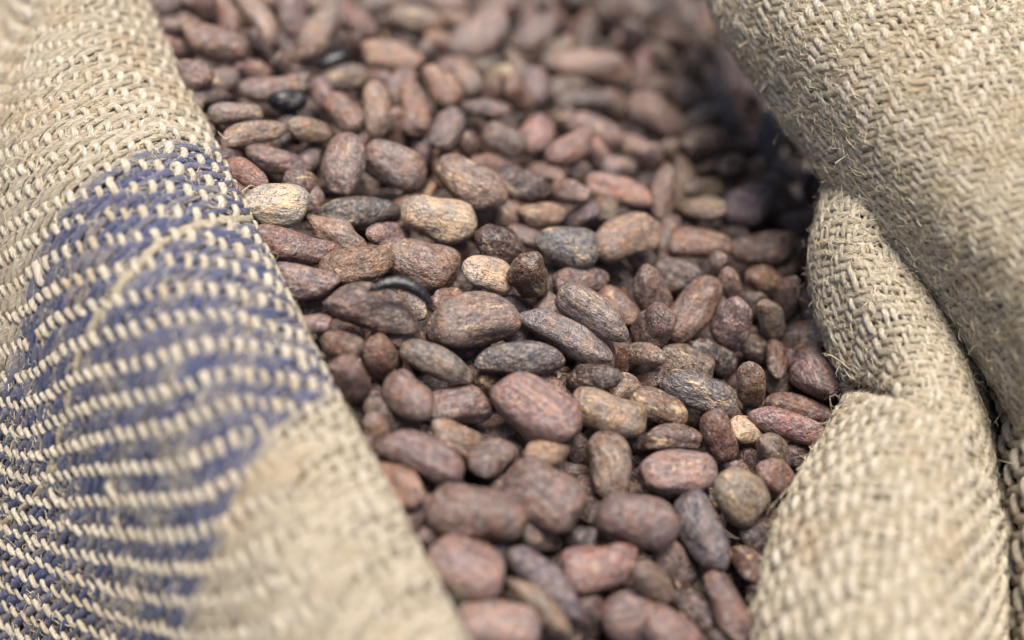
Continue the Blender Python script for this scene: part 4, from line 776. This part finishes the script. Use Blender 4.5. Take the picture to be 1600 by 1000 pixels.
def weave(part, net, warp_pitch, weft_pitch, stripe=None, crease=None, seg=8, sides=12, hairs=0, seed=1, thin=0.27, faults=0.03, fat=0.45, relief=1.0, trim=0.0):
    """cloth part: backing sheet + warp yarns (down the rows) + weft yarns (across), 1/2 twill"""
    rg = np.random.default_rng(seed)
    S = Surf(net, crease)
    rs = arc_stations(S, 0, weft_pitch)      # one weft at each
    cs = arc_stations(S, 1, warp_pitch, trim)      # one warp at each
    nw, nf = len(cs), len(rs)
    flip = rg.random((nw, nf)) < faults
    over = lambda i, j: np.where(((i + j) % 3 == 0) ^ flip[i, j], 1.0, -1.0)
    # darker inner layer just under the yarns, added to block light through the gaps
    gr, gc = np.meshgrid(np.linspace(0, S.nr - 1, 8 * S.nr), np.linspace(0, S.nc - 1, 8 * S.nc), indexing='ij')
    p, n = S.frame(gr, gc)[:2]
    V = (p - n * 1.8).reshape(-1, 3)
    A, Bq = gr.shape
    q = np.arange(A * Bq).reshape(A, Bq)
    F = np.stack([q[:-1, :-1], q[1:, :-1], q[1:, 1:], q[:-1, 1:]], -1).reshape(-1, 4)
    link('light_blocking_cloth', mesh_from('light_blocking_cloth', V, F), M_BACK, part)
    warp, weft, blue = Soup(), Soup(), Soup()
    for i in range(nw):
        x = np.linspace(0, nf - 1, (nf - 1) * seg + 1)
        wob = 0.10 * np.sin(x * 0.7 + i) + 0.07 * np.sin(x * 2.1 + 2 * i) + rg.normal(0, .06) + np.interp(x, np.arange(nf), rg.normal(0, .07, nf))
        cpar = np.interp(i + wob, np.arange(nw), cs)
        r = np.interp(x, np.arange(nf), rs)
        p, n, mr, mc, dr, dc = S.frame(r, cpar)
        lp = np.clip(mc * np.gradient(cs)[i], 1.8, 6.0)          # local warp pitch, mm
        st = over(i, np.arange(nf))
        h = np.clip((smooth_states(st, x) + 0.50) * 1.35, -1, 1)
        slub = np.interp(x, np.arange(0, nf + 3, 2.5), rg.normal(0, .11, len(np.arange(0, nf + 3, 2.5))))
        rad = lp * thin * (1 + slub + 0.08 * np.sin(x * 0.9 + 5 * i)) * rg.uniform(.85, 1.15) * (1 + 0.16 * h)
        rad = np.minimum(rad, 1.75)
        al = np.concatenate([[0], np.cumsum(np.linalg.norm(np.diff(p, axis=0), axis=1))])
        P = p + n * relief * (0.25 + 0.85 * h)[:, None] * lp[:, None] / 4.2
        T = np.gradient(P, axis=0)
        V, F, a1, a2 = tube(P, T, n, rad, 0.72, sides, al, 0.07, rg.uniform(0, 6))
        warp.add(V, F, along=a1 + rg.uniform(0, 500), around=a2, tint=rg.uniform(0, .3), dye=0.0)
    for j in range(nf):
        x = np.linspace(0, nw - 1, (nw - 1) * seg + 1)
        wob = 0.10 * np.sin(x * 0.8 + j * 1.3) + rg.normal(0, .08) + np.interp(x, np.arange(nw), rg.normal(0, .06, nw))
        rpar = np.interp(j + wob, np.arange(nf), rs)
        c = np.interp(x, np.arange(nw), cs)
        p, n, mr, mc, dr, dc = S.frame(rpar, c)
        lp = np.clip(mr * np.gradient(rs)[j], 1.6, 5.5)
        h = -smooth_states(over(np.arange(nw), j), x)
        slub = np.interp(x, np.arange(0, nw + 3, 2.5), rg.normal(0, .10, len(np.arange(0, nw + 3, 2.5))))
        rad = lp * fat * (1 + slub + 0.06 * np.sin(x * 1.1 + 3 * j)) * rg.uniform(.86, 1.12)
        rad = np.minimum(rad, 1.75)
        al = np.concatenate([[0], np.cumsum(np.linalg.norm(np.diff(p, axis=0), axis=1))])
        P = p + n * relief * (-0.10 + 0.50 * h)[:, None] * np.minimum(lp, 3.6)[:, None] / 3.6
        T = np.gradient(P, axis=0)
        V, F, a1, a2 = tube(P, T, n, rad, 0.72, sides, al, 0.07, rg.uniform(0, 6))
        d = stripe(rs[j]) if stripe else 0.0
        (blue if d > 0 else weft).add(V, F, along=a1 + rg.uniform(0, 500), around=a2, tint=rg.uniform(.65, 1), dye=d)
    warp.build('warp_yarns', M_YARN, part)
    if weft.v:
        weft.build('weft_yarns', M_YARN, part)
    if blue.v:
        b = blue.build('dyed_weft_yarns', M_YARN, part)
        b['label'] = 'dark blue dyed yarns of the woven stripe'
    if hairs:
        hs = Soup()
        k = 4
        r0 = rg.uniform(0.2, S.nr - 1.2, hairs * 4)
        c0 = rg.uniform(1.2, S.nc - 1.2, hairs * 4)
        fr = S.frame(r0, c0)
        area = fr[2] * fr[3] * (0.35 + 0.65 * (np.sin(r0 * 7.1 + 2 * c0) * np.sin(c0 * 5.3 - r0) > -.2))   # tufted, per mm2
        pick = rg.choice(hairs * 4, hairs, replace=False, p=area / area.sum())
        r0, c0 = r0[pick], c0[pick]
        p, n, mr, mc, dr, dc = S.frame(r0, c0)
        unit = lambda v: v / np.maximum(np.linalg.norm(v, axis=-1, keepdims=True), 1e-6)
        d1, d2 = unit(dr), unit(dc)
        an = rg.choice([0, np.pi / 2], hairs) + rg.normal(0, .55, hairs)
        L = rg.gamma(2.2, 1.5, hairs) + 1.0
        lift = rg.gamma(1.6, .30, hairs) * np.where(rg.random(hairs) < .93, 1.0, 3.2)
        dirv = d1 * np.cos(an)[:, None] + d2 * np.sin(an)[:, None]
        sid = np.cross(n, dirv)
        t = np.linspace(-.5, .5, k)[None]
        up = 0.55 + lift[:, None] * np.maximum(0, np.sin((t + .5) * np.pi * rg.uniform(.55, 1.0, (hairs, 1))))
        sw = rg.normal(0, .35, (hairs, 1)) * L[:, None] * t * t + rg.normal(0, .08, (hairs, 1)) * L[:, None] * np.sin(t * 9)
        C = p[:, None] + dirv[:, None] * (t * L[:, None])[..., None] + sid[:, None] * sw[..., None] + n[:, None] * up[..., None]
        T = unit(np.gradient(C, axis=1))
        s1 = unit(np.cross(T, n[:, None]))
        s2 = np.cross(T, s1)
        ro = rg.uniform(0, np.pi, (hairs, 1, 1))
        wd = (s1 * np.cos(ro) + s2 * np.sin(ro)) * (0.055 * rg.uniform(.6, 1.5, (hairs, 1)) * (1 - 0.75 * np.abs(t * 2) ** 3))[..., None]
        V = np.stack([C - wd, C + wd], 2).reshape(-1, 3)
        ia = np.arange(k - 1) * 2
        F = np.stack([ia, ia + 1, ia + 3, ia + 2], -1)[None] + (np.arange(hairs) * 2 * k)[:, None, None]
        hs.add(V, F.reshape(-1, 4))
        hs.build('loose_fibres', M_FIBRE, part)
    return S


def empty(name, parent=None, loc=(0, 0, 0)):
    o = bpy.data.objects.new(name, None)
    col.objects.link(o)
    o.parent = parent
    o.location = loc
    o.empty_display_size = 0.05
    return o


def stripe(r):
    """how blue a weft of the left rim is, by its row on the net (rows 3 to 5 carry the stripe)"""
    if 3.55 <= r <= 3.64:
        return 0.0
    if 5.04 <= r < 5.16 or 2.90 < r <= 2.98:
        return 0.30
    if 2.98 < r < 5.04:
        return 0.72 + 0.24 * abs(math.sin(r * 37.0))
    return 0.0


sack = empty('burlap_sack')
sack['label'] = 'open jute burlap sack with rolled rim and blue woven stripe, full of cocoa beans'
sack['category'] = 'sack'
rim = empty('rolled_rim', sack)
rim['label'] = 'rolled left rim with the blue stripe'
SL_ = weave(rim, NET_LEFT, 3.3, 2.95, stripe, seg=5, sides=7, trim=1.0, hairs=30000, seed=3, thin=0.225, faults=0.008)
upper = empty('draped_fold', sack)
upper['label'] = 'upper right fold drooping over the beans'
SU_ = weave(upper, NET_UPPER, 2.35, 2.25, seg=4, sides=6, hairs=26000, seed=4, faults=0.05, thin=0.33, relief=0.75)
lower = empty('creased_fold', sack)
lower['label'] = 'lower right fold with a sharp crease'
SM_ = weave(lower, NET_LOWER, 2.5, 2.4, crease=CREASE, seg=4, sides=6, hairs=22000, seed=5, faults=0.05, thin=0.33, relief=0.95)
outer = empty('sack_side', sack)
outer['label'] = 'shaded outer side behind the right folds'
SO_ = weave(outer, NET_OUTER, 4.0, 3.6, seg=4, sides=6, hairs=3000, seed=6)

for q, pts in enumerate(STRAY):
    pts = np.array(pts)
    t = np.linspace(0, len(pts) - 1, 6 * len(pts))
    C = Surf(np.stack([pts, pts + 1.0], 1)).raw(t, np.zeros_like(t))
    T = np.gradient(C, axis=0)
    nn = np.tile(np.array([0.1, -.64, .76]), (len(t), 1))
    u = t / t[-1]
    V, F, a1, a2 = tube(C, T, nn, 0.11 * (1 - 0.7 * np.abs(2 * u - 1) ** 3), 0.8, 5, t, 0.0, 0.0)
    link('stray_fibre', mesh_from('stray_fibre', V, F), M_FIBRE, rim if q >= 15 else lower)

# ------------------------------------------------------------------ cocoa beans
TONE = {'r': ((104, 86, 81), .22), 'k': ((123, 101, 94), .25), 'g': ((104, 92, 86), .32), 'p': ((166, 151, 130), .75),
        'o': ((114, 88, 75), .24), 'd': ((73, 60, 58), .10), 'b': ((30, 27, 30), .0), 't': ((122, 104, 90), .48),
        's': ((86, 79, 79), .30), 'e': ((100, 78, 72), .18), 'm': ((84, 68, 62), .50)}


def bean_shape(a, b, c, seed, nu, nv, bend=None):
    """bean surface in its own frame: x long, y wide, z thin (mm)"""
    rg = np.random.default_rng(seed)
    u = np.linspace(0, np.pi, nu + 1)
    th = np.linspace(0, 2 * np.pi, nv, endpoint=False)
    x = -np.cos(u)
    p1, p2 = rg.uniform(2.15, 3.3, 2)                        # one end blunter than the other
    ax_ = np.abs(x)
    prof = np.sqrt(np.maximum(0, 1 - np.where(x < 0, ax_ ** p1, ax_ ** p2)))
    egg = rg.uniform(-.20, .20)
    X = np.repeat(x[:, None], nv, 1)
    CO, SI = np.cos(th)[None], np.sin(th)[None]
    k = rg.uniform(.92, 1.05)                              # squarish section
    CO = np.sign(CO) * np.abs(CO) ** k
    SI = np.sign(SI) * np.abs(SI) ** k
    R = prof[:, None] * (1 + egg * X)
    Y = R * CO
    Z = R * SI
    for _ in range(rg.integers(2, 5) if bend is None else 0):   # facets pressed in by the neighbours
        d = rg.normal(0, 1, 3) * np.array([.55, 1, 1])
        d /= np.linalg.norm(d)
        ex = np.maximum(0, X * d[0] + Y * d[1] + Z * d[2] - rg.uniform(.70, .92)) * .6
        X, Y, Z = X - ex * d[0], Y - ex * d[1], Z - ex * d[2]
    lump = np.zeros_like(X)
    for _ in range(8):
        w = rg.normal(0, 1, 3) * np.array([2.8, 2.2, 2.2])
        lump += rg.uniform(.014, .038) * np.sin(X * w[0] + Y * w[1] + Z * w[2] + rg.uniform(0, 6.3))
    for _ in range(6):                                     # wrinkles running lengthwise
        m = rg.integers(3, 9)
        lump -= rg.uniform(.008, .026) * np.abs(np.sin(.5 * m * th[None] + rg.uniform(-1.2, 1.2) * X + rg.uniform(0, 6.3))) ** 6 * prof[:, None] * (0.5 + 0.5 * np.sin(X * rg.uniform(1, 4) + rg.uniform(0, 6)))
    for _ in range(rg.integers(2, 6)):                     # dents
        d = rg.normal(0, 1, 3)
        d /= np.linalg.norm(d)
        d2 = (X - d[0] * .8) ** 2 + (Y - d[1]) ** 2 + (Z - d[2]) ** 2
        lump -= rg.uniform(.05, .20) * np.exp(-d2 / rg.uniform(.04, .22))
    s = 1 + lump
    X, Y, Z = X * s, Y * s, Z * s
    bd = rg.normal(0, .16) if bend is None else bend
    Y = Y + bd * (X * X - .35) * (a / b) * .6
    Z = Z + rg.normal(0, .06) * (X * X - .35)
    V = np.stack([X * a, Y * b, Z * c], -1)
    # poles as rings that close
    verts = V.reshape(-1, 3)
    i = np.arange(nu)[:, None] * nv
    j = np.arange(nv)[None]
    F = np.stack([i + j, i + (j + 1) % nv, i + nv + (j + 1) % nv, i + nv + j], -1).reshape(-1, 4)
    return verts, F


for k, (x, y, z, ax, ay, az, nx, ny, nz, a, b, c, tone, res, label) in enumerate(BEANS):
    nu, nv = (44, 30) if res else (26, 18)
    V, F = bean_shape(a, b, c, 1000 + k, nu, nv, bend=-0.80 if res == 2 else None)
    me = mesh_from('cocoa_bean', V, F[:, ::-1])
    o = link('cocoa_bean', me, M_BLACK if tone == 'b' else M_BEAN)
    X = Vector((ax, ay, az)).normalized()
    Z = Vector((nx, ny, nz))
    Z = (Z - X * Z.dot(X)).normalized()
    Y = Z.cross(X)
    o.matrix_world = Matrix(((X.x, Y.x, Z.x, x * MM), (X.y, Y.y, Z.y, y * MM), (X.z, Y.z, Z.z, z * MM), (0, 0, 0, 1)))
    (cr, cg, cb), pale = TONE[tone]
    j = rng.normal(0, 7)
    o.color = (*srgb(cr + j + rng.normal(0, 3), cg + j, cb + j + rng.normal(0, 3)), float(np.clip(pale + rng.normal(0, .08), 0, 1)))
    o['label'] = label
    o['category'] = 'cocoa bean'
    o['group'] = 'cocoa beans on top of the heap'

# the beans underneath, seen only through the gaps
soup_v, soup_f, soup_c, off = [], [], [], 0
protos = [bean_shape(11.5, 6.3, 4.6, 50 + q, 10, 8) for q in range(14)]
top = np.array([b[:3] for b in BEANS])
rg = np.random.default_rng(21)
pool = [TONE[t][0] for t in 'rrgdddddesm']  # weighted to dark tones: shade of the gaps put into the colour


inner = sorted((r[2][1], r[2][0]) for r in NET_LEFT)          # inner edge of the left rim, seen from above
wall_y, wall_x = [q[0] for q in inner], [q[1] for q in inner]
inner2 = sorted((r[2][1], r[2][0]) for r in NET_LOWER[1:] + NET_UPPER[:4])
wall2_y, wall2_x = [q[0] for q in inner2], [q[1] for q in inner2]


def heap_z(x, y):
    return -0.257 * x - 0.0011 * min(y * y, abs(y) * 140)


for layer, (dz, step) in enumerate(((-16.0, 11.5), (-22.5, 12.0), (-28.5, 14.0))):
    for gx in np.arange(-150, 190, step):
        for gy in np.arange(-130, 330, step):
            x, y = gx + rg.normal(0, 3), gy + rg.normal(0, 3)
            if x < np.interp(y, wall_y, wall_x) - 20.0 or x > np.interp(y, wall2_y, wall2_x) + 62.0:
                continue
            outside = y > 135 or y < -95
            d = dz + rg.normal(0, 1.6)
            if outside:
                d += 11.0
            z = heap_z(x, y) + d
            M = np.array(Matrix.Rotation(rg.uniform(0, 6.3), 3, 'Z') @ Matrix.Rotation(rg.normal(0, .45), 3, 'Y') @ Matrix.Rotation(rg.normal(0, .6), 3, 'X'))
            V, F = protos[rg.integers(len(protos))]
            sc = rg.uniform(.82, 1.08)
            soup_v.append(V * sc @ M.T + np.array([x, y, z]))
            soup_f.append(F[:, ::-1] + off)
            off += len(V)
            cc = np.array(srgb(*(np.array(pool[rg.integers(len(pool))]) + rg.normal(0, 8))))
            soup_c.append(np.tile(np.append(cc, 1.0), (len(V), 1)))
me = mesh_from('cocoa_bean_heap', np.concatenate(soup_v), np.concatenate(soup_f))
ca = me.color_attributes.new('tone', 'FLOAT_COLOR', 'POINT')
ca.data.foreach_set('color', np.concatenate(soup_c).astype(np.float32).ravel())
heap = link('cocoa_bean_heap', me, M_HEAP)
heap['kind'] = 'stuff'
heap['label'] = 'heap of further cocoa beans showing in the dark gaps below'
heap['category'] = 'cocoa beans'

# crumbs of broken shell caught between the beans
cv, cf, cc_, off = [], [], [], 0
flakes = [bean_shape(2.6, 1.5, .35, 90 + q, 8, 8) for q in range(8)]
for _ in range(420):
    b = BEANS[rg.integers(len(BEANS))]
    x, y = b[0] + rg.normal(0, 9), b[1] + rg.normal(0, 9)
    M = np.array(Matrix.Rotation(rg.uniform(0, 6.3), 3, 'Z') @ Matrix.Rotation(rg.normal(0, .7), 3, 'Y') @ Matrix.Rotation(rg.normal(0, .7), 3, 'X'))
    V, F = flakes[rg.integers(8)]
    V = V * rg.uniform(.35, 1.1)
    V = V + np.array([0, 0, 1.0]) * (0.18 * V[:, :1] ** 2)
    cv.append(V @ M.T + np.array([x, y, heap_z(x, y) - rg.uniform(5.0, 9.0)]))
    cf.append(F[:, ::-1] + off)
    off += len(V)
    t = np.array(srgb(*(np.array([(150, 118, 92), (112, 86, 74), (172, 146, 116)][rg.integers(3)]) + rg.normal(0, 8))))
    cc_.append(np.tile(np.append(t, 1.0), (len(V), 1)))
me = mesh_from('shell_crumbs', np.concatenate(cv), np.concatenate(cf))
ca = me.color_attributes.new('tone', 'FLOAT_COLOR', 'POINT')
ca.data.foreach_set('color', np.concatenate(cc_).astype(np.float32).ravel())
crumbs = link('shell_crumbs', me, M_HEAP)
crumbs['kind'] = 'stuff'
crumbs['label'] = 'crumbs of broken cocoa shell caught between the beans'
crumbs['category'] = 'crumbs'
